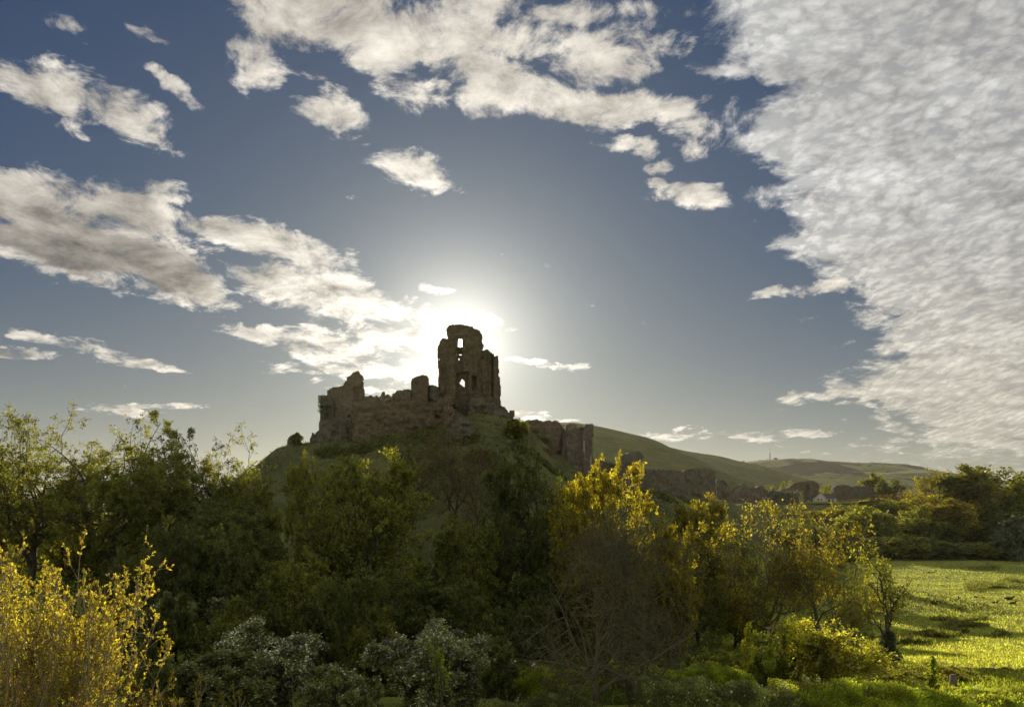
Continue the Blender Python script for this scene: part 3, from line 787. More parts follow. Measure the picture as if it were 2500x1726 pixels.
# ------------------------------------------------------------------ plants: generators
def unit(v): return v/np.maximum(np.linalg.norm(v, axis=-1, keepdims=True), 1e-9)
def rnd_perp(r, t):
    a = r.normal(size=t.shape)
    return unit(a-(a*t).sum(-1, keepdims=True)*t)
def march(r, start, d, L, P, up, wander, upv=(0, 0, 1)):
    pts = np.empty((len(start), P, 3)); pts[:, 0] = start
    step = (L/(P-1))[:, None]
    upv = np.array(upv, float)
    for k in range(1, P):
        d = unit(d+upv*up+r.normal(size=d.shape)*wander)
        pts[:, k] = pts[:, k-1]+d*step
    return pts
def branch(r, pts, L, R0, n, t0, t1, ang, ang_sd, ratio, prof, up, wander, P, rr=0.6, upv=(0, 0, 1), env=None, es=(0.8, 1.05)):
    N, Q, _ = pts.shape
    base = (np.arange(n)+0.5)/n
    t = t0+(t1-t0)*np.clip(base[None]+r.normal(size=(N, n))*0.35/n, 0, 1)
    f = t*(Q-1); i = np.minimum(f.astype(int), Q-2); w = (f-i)[..., None]
    idx = np.arange(N)[:, None]
    pos = pts[idx, i]*(1-w)+pts[idx, i+1]*w
    tan = unit(pts[idx, i+1]-pts[idx, i])
    az = rnd_perp(r, tan)
    a = np.radians(r.normal(ang, ang_sd, size=(N, n)))[..., None]
    d = unit(tan*np.cos(a)+az*np.sin(a))
    Ln = L[:, None]*ratio*prof(t)*r.uniform(0.75, 1.2, size=(N, n))
    Rn = R0[:, None]*(1-t*0.75)*rr
    pos = pos.reshape(-1, 3); d = d.reshape(-1, 3); Ln = Ln.ravel(); Rn = Rn.ravel()
    if env is not None:
        # keep the crown inside a lumpy ellipsoid
        C_ = np.array([env[3], 0, env[0]]); S_ = np.array([env[1], env[1], env[2]])
        dd_ = unit(d+np.array([0, 0, up*1.2]))
        p_ = (pos-C_)/S_; q_ = dd_/S_
        A_ = (q_*q_).sum(-1); B_ = (p_*q_).sum(-1); D_ = B_*B_-A_*((p_*p_).sum(-1)-1)
        dist = np.where(D_ > 0, (-B_+np.sqrt(np.maximum(D_, 0)))/A_, 0)
        lim = np.maximum(dist, 0.04*env[2])*r.uniform(es[0], es[1], len(dist))
        Ln = lim if env[4] else np.minimum(Ln, lim)
    return march(r, pos, d, Ln, P, up, wander, upv), Ln, Rn
def tubes(pts, R0, S, tip=0.25, rmin=0.006):
    N, P, _ = pts.shape
    t = np.linspace(0, 1, P)
    rad = np.maximum(R0[:, None]*(1-(1-tip)*t[None]), rmin)
    tan = unit(np.gradient(pts, axis=1))
    ref = np.where(np.abs(tan[..., 2:3]) > 0.9, np.array([1., 0, 0]), np.array([0, 0, 1.]))
    u = unit(np.cross(tan, ref)); v = np.cross(tan, u)
    a = np.arange(S)*2*PI/S
    ring = pts[:, :, None]+rad[:, :, None, None]*(np.cos(a)[None, None, :, None]*u[:, :, None]+np.sin(a)[None, None, :, None]*v[:, :, None])
    V_ = ring.reshape(-1, 3)
    n, p, s = np.meshgrid(np.arange(N), np.arange(P-1), np.arange(S), indexing='ij')
    s2 = (s+1) % S
    b = (n*P+p)*S; b2 = (n*P+p+1)*S
    F = np.stack([b+s, b+s2, b2+s2, b2+s], -1).reshape(-1, 4)
    return V_, F
def leaves(r, c, d, size, width=0.55, sd=0.3):
    """one folded leaf (2 tris) at each point c, pointing along d"""
    n = len(c)
    d = unit(d); s = rnd_perp(r, d)
    nn = np.cross(d, s)
    L = size*np.exp(r.normal(size=(n, 1))*sd)
    a = c; b = c+d*L*0.5+s*L*width*0.5+nn*L*0.08; e = c+d*L; f = c+d*L*0.5-s*L*width*0.5+nn*L*0.08
    V_ = np.stack([a, b, e, f], 1).reshape(-1, 3)
    F = np.arange(n*4).reshape(-1, 4)
    return V_, F
def foliage_from(r, pts, per, spread, size, width=0.6, t0=0.35, clump=1.0, upbias=0.15):
    """leaves along the outer part of every twig"""
    N, P, _ = pts.shape
    cnt = r.poisson(per, N)
    if clump < 1: cnt = cnt*(r.random(N) < clump)
    idx = np.repeat(np.arange(N), cnt)
    t = t0+(1-t0)*r.random(len(idx))
    f = t*(P-1); i = np.minimum(f.astype(int), P-2); w = (f-i)[:, None]
    c = pts[idx, i]*(1-w)+pts[idx, i+1]*w
    c = c+r.normal(size=c.shape)*spread
    tan = unit(pts[idx, i+1]-pts[idx, i])
    d = tan*0.6+r.normal(size=c.shape)*0.8+np.array([0, 0, upbias])
    return leaves(r, c, d, size, width)

def stats(P_):
    P_ = P_.reshape(-1, 3)
    rr = np.sqrt(P_[:, 0]**2+P_[:, 1]**2)
    return 2*np.percentile(rr, 91), np.percentile(P_[:, 2], 99.0)

VAR = {}
def make_variant(key, seed, height, trunk_h=0.25, limbs=7, spread=42, fat=0.035, n2=9, n3=8, n4=4, leaf=0.26, per=7.0, up=0.10, wander=0.16,
                 lratio=0.72, clump=1.0, lean=0.0, twig_t=0.35, lspread=0.14, multi=1, droop=0.0, lw=0.6, blossom=0, bscale=0.1, limb_t0=None, shape='round', r3=0.45, tipr=0.008, tl=0.62, b2=0.52, b2a=56, env=None):
    r = np.random.default_rng(seed)
    H_ = height
    st = np.zeros((multi, 3)); st[:, :2] = r.normal(size=(multi, 2))*(0.02*H_ if multi > 1 else 0)
    d0 = unit(np.concatenate([r.normal(size=(multi, 2))*(0.30 if multi > 1 else 0.04)+[lean, 0], np.ones((multi, 1))], 1))
    Lt = np.full(multi, H_*(tl if shape != 'bush' else 0.55))*r.uniform(0.85, 1.1, multi)
    T = march(r, st, d0, Lt, 9, 0.05, 0.09)
    R0 = np.full(multi, H_*fat/(multi**0.5))
    pf = {'round': lambda t: np.clip(1.12-0.42*t, 0.2, 1.2)*np.clip(0.75+t*1.0, 0, 1), 'cone': lambda t: np.clip(1.05-t, 0.06, 1),
          'bush': lambda t: np.clip(1.2-0.6*t, 0.3, 1.2), 'oval': lambda t: np.clip(1.1-0.65*t, 0.25, 1)}[shape]
    t0 = trunk_h if limb_t0 is None else limb_t0
    E1 = E2 = None
    if env is not None:      # centre height, horizontal and vertical radius, as shares of the height
        E1 = (env[0]*H_, env[1]*H_, env[2]*H_, lean*H_*0.45, True); E2 = E1[:4]+(False,)
    B1, L1, R1 = branch(r, T, Lt, R0, limbs, t0, 0.98, spread, 9, lratio, pf, up, wander, 8, 0.62, env=E1, es=(0.72, 0.98))
    B2, L2, R2 = branch(r, B1, L1, R1, n2, 0.18, 1.0, b2a, 14, b2, lambda t: 1.15-0.6*t, up-droop*0.4, wander*1.1, 6, 0.6, env=E2, es=(0.8, 1.0))
    B3, L3, R3 = branch(r, B2, L2, R2, n3, 0.2, 1.0, 54, 16, r3, lambda t: 1.1-0.5*t, up*0.6-droop, wander*1.3, 4, 0.6, env=E2, es=(0.75, 1.12))
    parts = [tubes(T, R0, 8, 0.25), tubes(B1, R1, 6, 0.2), tubes(B2, R2, 4, 0.25, tipr*1.5), tubes(B3, R3, 3, 0.3, tipr)]
    tips = B3
    if n4:
        B4, L4, R4 = branch(r, B3, L3, R3, n4, 0.3, 1.0, 40, 15, 0.55, lambda t: 1.1-0.4*t, up*0.3-droop*1.3, wander*1.5, 3, 0.6)
        parts.append(tubes(B4, R4, 3, 0.4, tipr*0.8)); tips = B4
    # flare at the foot
    v, fl = join_np(parts)
    wood = mesh_np('trunk', v, fl, True)
    fol = bl = None
    allp = [tips[:, -1]]
    if per > 0:
        v, f = foliage_from(r, tips, per, lspread, leaf, lw, twig_t, clump)
        fol = mesh_np('crown', v, [f]); 
    if blossom:
        sel = r.choice(len(tips), min(blossom, len(tips)), replace=False)
        tp = tips[sel]
        v, f = foliage_from(r, tp, 6.0, 0.10, bscale, 0.9, 0.4)
        bl = mesh_np('blossom', v, [f])
    Wd, Ht = stats(tips)
    VAR[key] = dict(T=T[0], wood=wood, fol=fol, bl=bl, W=Wd, H=Ht)

# broad-leaved trees of the middle distance
make_variant('syc_a', 11, 21, 0.08, 19, 58, 0.022, 9, 8, 3, leaf=0.27, per=12, up=0.04, tl=0.66, b2=0.6, env=(0.52, 0.40, 0.47))
make_variant('syc_b', 12, 21, 0.06, 18, 62, 0.020, 9, 8, 3, leaf=0.27, per=12, up=0.03, tl=0.60, b2=0.6, env=(0.50, 0.46, 0.47))
make_variant('ash_a', 13, 21, 0.20, 17, 54, 0.026, 9, 8, 3, leaf=0.21, per=13, up=0.04, wander=0.15, tl=0.60, b2=0.58, env=(0.60, 0.40, 0.40))
make_variant('ash_b', 14, 21, 0.18, 16, 56, 0.026, 9, 8, 3, leaf=0.22, per=11, up=0.04, wander=0.17, lean=0.05, tl=0.55, b2=0.58, env=(0.60, 0.44, 0.40))
make_variant('lean_tree', 15, 18, 0.22, 11, 50, 0.030, 8, 8, 3, leaf=0.21, per=8, up=0.05, wander=0.17, lean=0.75, env=(0.58, 0.42, 0.40))
make_variant('sparse', 16, 15, 0.12, 7, 56, 0.022, 8, 7, 3, leaf=0.18, per=3.4, up=0.04, wander=0.24, multi=3, tl=0.55, b2=0.6, env=(0.56, 0.46, 0.44))
make_variant('thin_bare', 17, 15, 0.16, 12, 44, 0.018, 9, 8, 3, leaf=0.14, per=2.0, up=0.06, wander=0.17, b2=0.6, env=(0.60, 0.30, 0.40))
make_variant('yew', 18, 15, 0.03, 16, 60, 0.026, 9, 8, 3, leaf=0.18, per=14, up=0.03, lspread=0.12, tl=0.64, b2=0.6, env=(0.50, 0.42, 0.49))
make_variant('bare', 19, 11, 0.12, 17, 66, 0.020, 10, 9, 4, leaf=0.1, per=0, up=0.03, wander=0.2, droop=0.05, r3=0.55, tipr=0.011, tl=0.6, b2=0.62, env=(0.50, 0.62, 0.48))
make_variant('haw', 20, 6.5, 0.05, 7, 50, 0.018, 8, 7, 3, leaf=0.10, per=17, up=0.02, droop=0.08, multi=4, shape='bush', lspread=0.06, blossom=3600, bscale=0.085, wander=0.2)
make_variant('haw_dim', 21, 6.5, 0.05, 7, 48, 0.018, 7, 7, 3, leaf=0.12, per=16, up=0.04, droop=0.06, multi=4, shape='bush', lspread=0.06, blossom=700, bscale=0.085, wander=0.2)
make_variant('bush', 22, 5, 0.03, 8, 48, 0.016, 6, 6, 3, leaf=0.14, per=9, up=0.06, multi=4, shape='bush', lspread=0.08)
make_variant('far_tree', 23, 18, 0.05, 12, 52, 0.022, 7, 7, 0, leaf=0.45, per=22, up=0.10, lspread=0.42, shape='oval', twig_t=0.1, tl=0.62, env=(0.5, 0.42, 0.48))
make_variant('far_airy', 24, 18, 0.12, 10, 48, 0.020, 8, 8, 3, leaf=0.30, per=3.0, up=0.06, lspread=0.25, env=(0.55, 0.40, 0.44))
make_variant('far_bush', 25, 6, 0.03, 8, 46, 0.02, 6, 6, 0, leaf=0.30, per=20, up=0.05, multi=3, shape='bush', lspread=0.25, twig_t=0.1, env=(0.40, 0.52, 0.55))
make_variant('ivy_tree', 26, 12, 0.28, 8, 30, 0.018, 6, 5, 4, leaf=0.17, per=1.9, up=0.16, wander=0.14, shape='oval', lratio=0.5)
make_variant('gold_shrub', 27, 5.5, 0.05, 6, 38, 0.010, 7, 6, 3, leaf=0.13, per=3.0, up=0.10, multi=4, shape='bush', lspread=0.09, wander=0.2)

def plant(key, name, px, top, wpx, Y, leafm, barkm, label, cat='tree', group=None, rz=None, base=None, sunk=0.15, crown='crown', hscale=1.0, blm='blossom', wood='trunk'):
    va = VAR[key]
    x = px2x(px, Y)
    zb_ = ground_z(x, Y) if base is None else base
    hgt = (py2z(top, Y)-zb_)*hscale
    sz = hgt/va['H']; sx = wpx/FPX*Y/va['W']
    o = empty(name, (x, Y, zb_-sunk), label, cat, group, random.uniform(0, 6.28) if rz is None else rz)
    o.scale = (sx, sx, sz)
    w_ = bpy.data.objects.new(wood, va['wood']); COL.objects.link(w_); w_.parent = o
    if not va['wood'].materials: va['wood'].materials.append(None)
    w_.material_slots[0].link = 'OBJECT'; w_.material_slots[0].material = M[barkm]
    if va['fol'] is not None and leafm:
        c_ = bpy.data.objects.new(crown, va['fol']); COL.objects.link(c_); c_.parent = o
        if not va['fol'].materials: va['fol'].materials.append(None)
        c_.material_slots[0].link = 'OBJECT'; c_.material_slots[0].material = M[leafm]
    if va['bl'] is not None:
        c_ = bpy.data.objects.new('blossom', va['bl']); COL.objects.link(c_); c_.parent = o
        if not va['bl'].materials: va['bl'].materials.append(M[blm])
    return o

# ------------------------------------------------------------------ trees, left
TL = 'tall spring trees at the left'
plant('ash_a', 'tree', -30, 418, 130, 78, 'leaf_mid', 'bark', 'tree cut off by the left edge of the picture', group=TL, rz=1.0)
plant('ash_b', 'tree', 30, 418, 118, 76, 'leaf_mid', 'bark', 'round-crowned tree standing first at the left edge, sky showing through it', group=TL, rz=2.2)
plant('ash_a', 'tree', 112, 418, 138, 74, 'leaf_mid', 'bark', 'tallest broad tree of the left group with a lit crown against the sky', group=TL, rz=4.0)
plant('lean_tree', 'leaning_tree', 122, 455, 110, 80, 'leaf_mid', 'bark', 'leaning tree with long dark limbs between the two tall left crowns', group=TL, rz=0.2)
plant('ash_b', 'tree', 168, 453, 88, 92, 'leaf_mid', 'bark', 'smaller tree in the dip right of the tallest left tree', group=TL, rz=3.0)
plant('ash_a', 'tree', 220, 436, 108, 84, 'leaf_mid', 'bark', 'thin-topped tree with twigs against the sky left of the castle hill', group=TL, rz=0.3)
plant('syc_a', 'tree', 246, 478, 66, 80, 'leaf_mid', 'bark', 'leafy tree with golden edge where the castle hill meets the sky', group=TL, rz=1.7)
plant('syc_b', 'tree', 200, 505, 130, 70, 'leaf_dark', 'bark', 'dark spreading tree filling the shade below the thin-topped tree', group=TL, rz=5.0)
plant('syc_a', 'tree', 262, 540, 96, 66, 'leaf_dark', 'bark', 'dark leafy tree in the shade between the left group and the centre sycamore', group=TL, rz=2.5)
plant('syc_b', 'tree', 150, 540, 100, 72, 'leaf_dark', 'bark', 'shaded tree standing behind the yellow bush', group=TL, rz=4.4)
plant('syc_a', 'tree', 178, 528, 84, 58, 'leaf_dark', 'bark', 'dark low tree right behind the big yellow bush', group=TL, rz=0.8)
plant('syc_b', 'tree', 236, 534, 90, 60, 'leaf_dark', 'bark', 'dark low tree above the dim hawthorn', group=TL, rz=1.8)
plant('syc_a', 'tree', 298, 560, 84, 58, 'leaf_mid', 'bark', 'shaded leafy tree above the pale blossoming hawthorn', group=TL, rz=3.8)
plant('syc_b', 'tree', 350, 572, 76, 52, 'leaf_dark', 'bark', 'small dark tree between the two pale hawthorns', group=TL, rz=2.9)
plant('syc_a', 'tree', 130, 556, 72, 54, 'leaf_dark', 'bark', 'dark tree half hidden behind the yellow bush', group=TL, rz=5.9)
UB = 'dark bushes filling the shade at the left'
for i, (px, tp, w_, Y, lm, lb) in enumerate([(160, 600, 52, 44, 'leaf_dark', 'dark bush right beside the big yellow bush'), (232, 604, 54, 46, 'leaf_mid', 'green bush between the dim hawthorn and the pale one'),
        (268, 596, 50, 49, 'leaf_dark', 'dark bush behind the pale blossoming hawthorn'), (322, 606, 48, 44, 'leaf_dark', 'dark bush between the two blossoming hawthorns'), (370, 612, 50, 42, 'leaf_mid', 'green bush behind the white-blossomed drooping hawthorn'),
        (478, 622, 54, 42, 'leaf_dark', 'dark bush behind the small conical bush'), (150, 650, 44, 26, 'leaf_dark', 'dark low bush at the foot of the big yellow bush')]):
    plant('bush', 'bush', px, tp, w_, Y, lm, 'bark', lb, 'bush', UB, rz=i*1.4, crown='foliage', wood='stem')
plant('syc_a', 'tree', 60, 500, 90, 90, 'leaf_mid', 'bark', 'leafy understorey tree behind the trunks of the tall left trees', group=TL, rz=1.1)

# centre
TCN = 'trees below the castle'
plant('syc_b', 'tree', 320, 464, 60, 98, 'leaf_light', 'bark', 'pale green tree just left of the big central sycamore', group=TCN, rz=0.7)
plant('syc_a', 'sycamore', 374, 464, 126, 74, 'leaf_mid', 'bark', 'big central sycamore with a sunlit golden top', group=TCN, rz=3.4)
plant('syc_a', 'tree', 458, 524, 84, 84, 'leaf_mid', 'bark', 'lower green tree right of the central sycamore', group=TCN, rz=5.3)
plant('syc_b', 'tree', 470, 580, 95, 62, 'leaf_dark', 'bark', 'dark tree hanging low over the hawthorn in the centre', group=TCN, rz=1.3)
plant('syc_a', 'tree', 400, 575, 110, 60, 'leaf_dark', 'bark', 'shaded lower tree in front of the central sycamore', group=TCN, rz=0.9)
plant('thin_bare', 'tree', 453, 430, 66, 150, 'leaf_brown', 'bark', 'half-bare tree with tall forking trunks on the hill slope, the nearer of two', group='half-bare trees on the castle slope', rz=0.5)
plant('thin_bare', 'tree', 408, 429, 72, 162, 'leaf_mid', 'bark', 'half-bare hazy tree on the hill slope just below the curtain wall', group='half-bare trees on the castle slope', rz=2.5)
plant('thin_bare', 'tree', 482, 452, 44, 140, 'leaf_brown', 'bark', 'slender half-bare tree on the slope left of the dark yew', group='half-bare trees on the castle slope', rz=4.0)
plant('yew', 'yew_tree', 530, 460, 106, 100, 'leaf_dark', 'bark', 'dense dark round-headed tree in front of the castle slope', group=TCN, rz=1.0)
plant('yew', 'tree', 502, 520, 70, 92, 'leaf_dark', 'bark', 'dark tree leaning against the dense round-headed tree', group=TCN, rz=2.0)
plant('syc_b', 'tree', 606, 471, 100, 80, 'leaf_gold', 'bark', 'tree with a golden sunlit right side in front of the outer tower', group=TCN, rz=1.9)
plant('syc_a', 'tree', 655, 540, 78, 70, 'leaf_gold', 'bark', 'lower golden tree behind the bare tree on its right side', group=TCN, rz=4.9)
plant('syc_b', 'tree', 572, 512, 84, 92, 'leaf_dark', 'bark', 'shaded brownish tree between the round dark tree and the golden tree', group=TCN, rz=0.1)
plant('syc_a', 'tree', 702, 504, 68, 110, 'leaf_gold', 'bark', 'golden leafy tree standing below the outer curtain wall', group=TCN, rz=3.3)
plant('syc_b', 'tree', 666, 522, 50, 118, 'leaf_light', 'bark', 'small yellowish tree left of the golden tree under the outer wall', group=TCN, rz=2.9)
plant('ash_b', 'tree', 698, 560, 70, 84, 'leaf_dark', 'bark', 'dim tree in the shade under the golden tree', group=TCN, rz=2.1)
plant('syc_a', 'tree', 668, 526, 58, 60, 'leaf_gold', 'bark', 'golden-edged tree peeping out right of the bare tree', group=TCN, rz=5.2)
bt = plant('bare', 'bare_tree', 598, 506, 190, 30, None, 'bark_lichen', 'large leafless tree with drooping lichen-grey branches in the right centre', 'tree', rz=0.0)

# right centre, open garden trees
TG = 'sparse orchard-like trees right of centre'
plant('sparse', 'tree', 764, 506, 120, 86, 'leaf_gold', 'bark_lichen', 'twisted many-stemmed tree with a low sprawling trunk', group=TG, rz=0.4)
plant('sparse', 'tree', 822, 508, 112, 82, 'leaf_gold', 'bark_lichen', 'many-stemmed sparse tree with yellow leaves left of the pasture', group=TG, rz=2.4)
plant('sparse', 'tree', 856, 576, 40, 66, 'leaf_light', 'bark_lichen', 'small fresh-leaved tree just left of the ivy-clad young tree', group=TG, rz=4.4)
plant('ash_b', 'tree', 742, 530, 60, 104, 'leaf_dark', 'bark', 'shaded tree behind the many-stemmed sparse trees', group=TG, rz=4.1)
iv = plant('ivy_tree', 'young_tree', 893, 546, 60, 60, 'leaf_light', 'bark', 'slim young tree with an ivy-clad foot at the edge of the pasture', rz=0.6)

# ------------------------------------------------------------------ tree line beyond the pasture and bushes among the ruins
BG = 'trees beyond the pasture'
bgt = [
 ('far_tree', 985, 468, 74, 312, 'leaf_mid', 'tallest dense tree beyond the pasture'),
 ('far_tree', 1030, 474, 60, 318, 'leaf_mid', 'dense tree cut by the right edge beyond the pasture'),
 ('far_airy', 941, 471, 52, 314, 'leaf_gold', 'tall airy tree with a pale trunk left of the tallest tree beyond the pasture'),
 ('far_airy', 905, 492, 44, 372, 'leaf_brown', 'brownish airy tree in the middle of the far tree line'),
 ('far_airy', 868, 497, 40, 412, 'leaf_brown', 'brown half-bare tree above the round far bush'),
 ('far_tree', 960, 500, 50, 298, 'leaf_gold', 'sunlit yellow-green tree in front of the tallest far tree'),
 ('far_tree', 1000, 506, 50, 296, 'leaf_dark', 'dark tree at the foot of the tallest far tree'),
 ('far_tree', 925, 505, 46, 300, 'leaf_mid', 'middle-sized green tree in the far tree line below the airy tree'),
 ('far_airy', 888, 514, 36, 330, 'leaf_brown', 'thin brownish tree right of the round far bush'),
 ('far_tree', 893, 480, 26, 420, 'leaf_dark', 'small dark tree on the skyline left of the airy tree'),
 ('far_tree', 876, 474, 26, 470, 'leaf_mid', 'small distant round tree on the skyline above the long low ruin'),
 ('far_tree', 835, 507, 36, 335, 'leaf_light', 'yellow-green tree under the left end of the bridge'),
 ('far_tree', 815, 510, 34, 335, 'leaf_gold', 'small yellow tree in front of the bridge'),
 ('far_tree', 852, 524, 46, 330, 'leaf_mid', 'green tree below the right end of the bridge'),
 ('far_tree', 790, 532, 50, 285, 'leaf_dark', 'dark tree under the ivy ruin'),
 ('far_tree', 840, 541, 50, 290, 'leaf_mid', 'rounded tree behind the sparse yellow trees'),
 ('far_tree', 785, 482, 15, 480, 'leaf_light', 'small yellow tree behind the hump-backed ruin'),
 ('far_tree', 826, 485, 14, 476, 'leaf_light', 'small green tree behind the white cottage'),
 ('far_tree', 836, 488, 13, 460, 'leaf_mid', 'bushy tree right of the white cottage roof'),
 ('far_tree', 772, 486, 12, 478, 'leaf_light', 'small pale tree between two ruins'),
 ('far_tree', 1012, 488, 46, 308, 'leaf_mid', 'green tree filling the right end of the far tree line'),
 ('far_airy', 972, 486, 46, 310, 'leaf_gold', 'gold-tinted tree between the airy tree and the tallest far tree'),
]
for i, (k_, px, tp, w_, Y, lm, lb) in enumerate(bgt):
    plant(k_, 'tree', px, tp, w_*1.15, Y, lm, 'bark', lb, group=BG, rz=i*1.3)
BB = 'bushes along the far edge of the pasture'
bgb = [
 (865, 510, 42, 300, 'leaf_mid', 'round pale-green bush at the left end of the far hedge'),
 (1022, 520, 32, 262, 'leaf_silver', 'silvery bush at the right edge of the pasture'),
 (900, 536, 46, 272, 'leaf_mid', 'dull green thicket right of the round pale bush'),
 (930, 540, 40, 270, 'leaf_dark', 'dark thicket under the airy far tree'),
 (958, 543, 42, 270, 'leaf_dark', 'dark thicket at the middle of the far hedge'),
 (985, 543, 44, 271, 'leaf_mid', 'green thicket under the tallest far tree'),
 (1008, 545, 34, 270, 'leaf_mid', 'green-brown thicket left of the silvery bush'),
 (1045, 541, 44, 272, 'leaf_dark', 'dark thicket beyond the silvery bush'),
 (838, 552, 42, 262, 'leaf_dark', 'dark bush at the left corner of the pasture'),
 (812, 562, 40, 235, 'leaf_dark', 'dark bush behind the sparse yellow trees'),
]
bgb += [
 (880, 500, 40, 350, 'leaf_mid', 'bushy growth on the bank under the brown half-bare tree'),
 (912, 499, 46, 372, 'leaf_mid', 'bushy growth on the bank below the middle of the far tree line'),
 (942, 497, 46, 374, 'leaf_gold', 'golden bushy growth under the tall airy tree'),
 (972, 496, 48, 372, 'leaf_mid', 'bushy growth under the gold-tinted far tree'),
 (1003, 498, 48, 374, 'leaf_dark', 'dark bushy growth under the tallest far tree'),
 (1035, 498, 46, 372, 'leaf_mid', 'bushy growth on the bank at the right edge'),
 (925, 512, 50, 340, 'leaf_mid', 'thicket halfway up the bank below the airy tree'),
 (960, 511, 52, 342, 'leaf_dark', 'dark thicket halfway up the bank in the middle'),
 (996, 511, 52, 340, 'leaf_gold', 'gold-green thicket halfway up the bank below the tallest tree'),
 (1032, 511, 50, 342, 'leaf_mid', 'thicket halfway up the bank at the right edge'),
 (895, 514, 44, 338, 'leaf_dark', 'dark thicket halfway up the bank at its left end'),

 (915, 520, 50, 305, 'leaf_dark', 'dark thicket of the second row behind the round pale bush'),
 (950, 522, 50, 306, 'leaf_mid', 'dull green thicket of the second row under the airy tree'),
 (985, 520, 50, 305, 'leaf_mid', 'green thicket of the second row under the tallest far tree'),
 (1025, 518, 50, 306, 'leaf_dark', 'dark thicket of the second row at the right edge'),
 (880, 528, 40, 308, 'leaf_mid', 'green thicket right behind the round pale bush'),
 (850, 534, 44, 300, 'leaf_dark', 'dark thicket under the right end of the bridge'),
 (812, 528, 44, 300, 'leaf_mid', 'thicket on the bank under the left end of the bridge')]
for i, (px, tp, w_, Y, lm, lb) in enumerate(bgb):
    plant('far_bush', 'bush', px, tp, w_*1.2, Y, lm, 'bark', lb, 'bush', BB, rz=i*2.1, crown='foliage', wood='stem')
plant('far_bush', 'bush', 517, 420, 21, 195, 'leaf_mid', 'bark', 'round bush growing against the wall below the turret stub', 'bush', crown='foliage', wood='stem')
plant('far_bush', 'bush', 542, 437, 12, 213, 'leaf_dark', 'bark', 'small dark bush at the foot of the gatehouse wall', 'bush', crown='foliage', wood='stem')
plant('far_bush', 'bush', 297, 433, 10, 204, 'leaf_dark', 'bark', 'wispy bush beside the lonely stub on the left shoulder', 'bush', crown='foliage', wood='stem')
lefts = [(15, 520, 60, 150, 'leaf_gold'), (62, 528, 60, 140, 'leaf_light'), (110, 524, 56, 150, 'leaf_gold'), (160, 520, 60, 145, 'leaf_mid'), (210, 525, 55, 140, 'leaf_dark'), (-25, 520, 60, 150, 'leaf_mid')]
for i, (px, tp, w_, Y, lm) in enumerate(lefts):
    plant('far_bush', 'bush', px, tp, w_*1.2, Y, lm, 'bark', ['sunlit thicket seen between the first trunks at the left edge', 'bright thicket behind the first round-crowned tree', 'golden thicket seen under the leaning tree',
        'thicket behind the smaller tree in the dip', 'dark thicket at the left foot of the castle hill', 'thicket just outside the left edge'][i], 'bush', 'thickets behind the left trees', rz=i*1.7, crown='foliage', wood='stem')
# filling trees low on the right foot of the castle hill
for i, (px, tp, w_, Y, lm, lb) in enumerate([(560, 575, 90, 84, 'leaf_dark', 'dark low tree behind the bare tree on the left'), (610, 560, 80, 96, 'leaf_brown', 'brownish low tree directly behind the bare tree'),
        (520, 600, 70, 60, 'leaf_dark', 'dark low tree left of the bare tree'), (735, 585, 60, 92, 'leaf_mid', 'low green tree between the bare tree and the sparse trees')]):
    plant('syc_b', 'tree', px, tp, w_, Y, lm, 'bark', lb, group='low trees behind the bare tree', rz=i*1.1+0.5)

# ------------------------------------------------------------------ shrubs of the foreground
HW = 'flowering hawthorns in the foreground'
plant('haw_dim', 'hawthorn', 192, 598, 84, 50, 'leaf_hawthorn', 'bark', 'dim hawthorn sprinkled with white blossom right of the yellow bush', 'hawthorn', HW, rz=0.3, crown='foliage', wood='stem')
plant('haw', 'hawthorn', 285, 622, 118, 36, 'leaf_hawthorn', 'bark', 'pale blossoming hawthorn in the left foreground', 'hawthorn', HW, rz=1.3, crown='foliage', wood='stem')
plant('haw', 'hawthorn', 415, 624, 128, 34, 'leaf_hawthorn', 'bark', 'white-blossomed drooping hawthorn in the centre foreground', 'hawthorn', HW, rz=3.3, crown='foliage', wood='stem')
plant('haw_dim', 'hawthorn', 200, 652, 110, 30, 'leaf_hawthorn', 'bark', 'green barely flowering hawthorn at the bottom left', 'hawthorn', HW, rz=4.3, crown='foliage', wood='stem')
plant('haw_dim', 'hawthorn', 340, 664, 80, 27, 'leaf_hawthorn', 'bark', 'low green hawthorn at the bottom between the two white ones', 'hawthorn', HW, rz=2.3, crown='foliage', wood='stem')
plant('bush', 'bush', 492, 655, 42, 30, 'leaf_dark', 'bark', 'small dark conical bush right of the white hawthorn', 'bush', rz=0.0, crown='foliage', wood='stem')
sp = plant('ivy_tree', 'sapling', 443, 636, 26, 26, 'leaf_fresh', 'bark', 'bright green sapling growing up through the white hawthorn', 'sapling', rz=0.9)
GS = 'yellow shrubs in the sunny right foreground'
for i, (px, tp, w_, Y, lm, lb) in enumerate([(820, 620, 74, 44, 'leaf_yellow', 'yellow-leaved shrub, tallest of the sunny right foreground'), (792, 634, 46, 46, 'leaf_yellow', 'yellow shrub close left of the tallest one'),
        (856, 646, 74, 42, 'leaf_yellow', 'wide yellow shrub reaching toward the ivy-clad tree'), (768, 632, 30, 50, 'leaf_fresh', 'fresh green shrub between the feathery sapling and the yellow shrubs'),
        (748, 655, 46, 46, 'leaf_fresh', 'low green shrub around the foot of the feathery sapling'), (880, 668, 60, 46, 'leaf_yellow', 'low yellow shrub at the foot of the ivy-clad tree')]):
    plant('gold_shrub', 'shrub', px, tp, w_*1.05, Y, lm, 'bark_lichen', lb, 'shrub', GS, rz=i*1.9, crown='foliage', wood='stem')

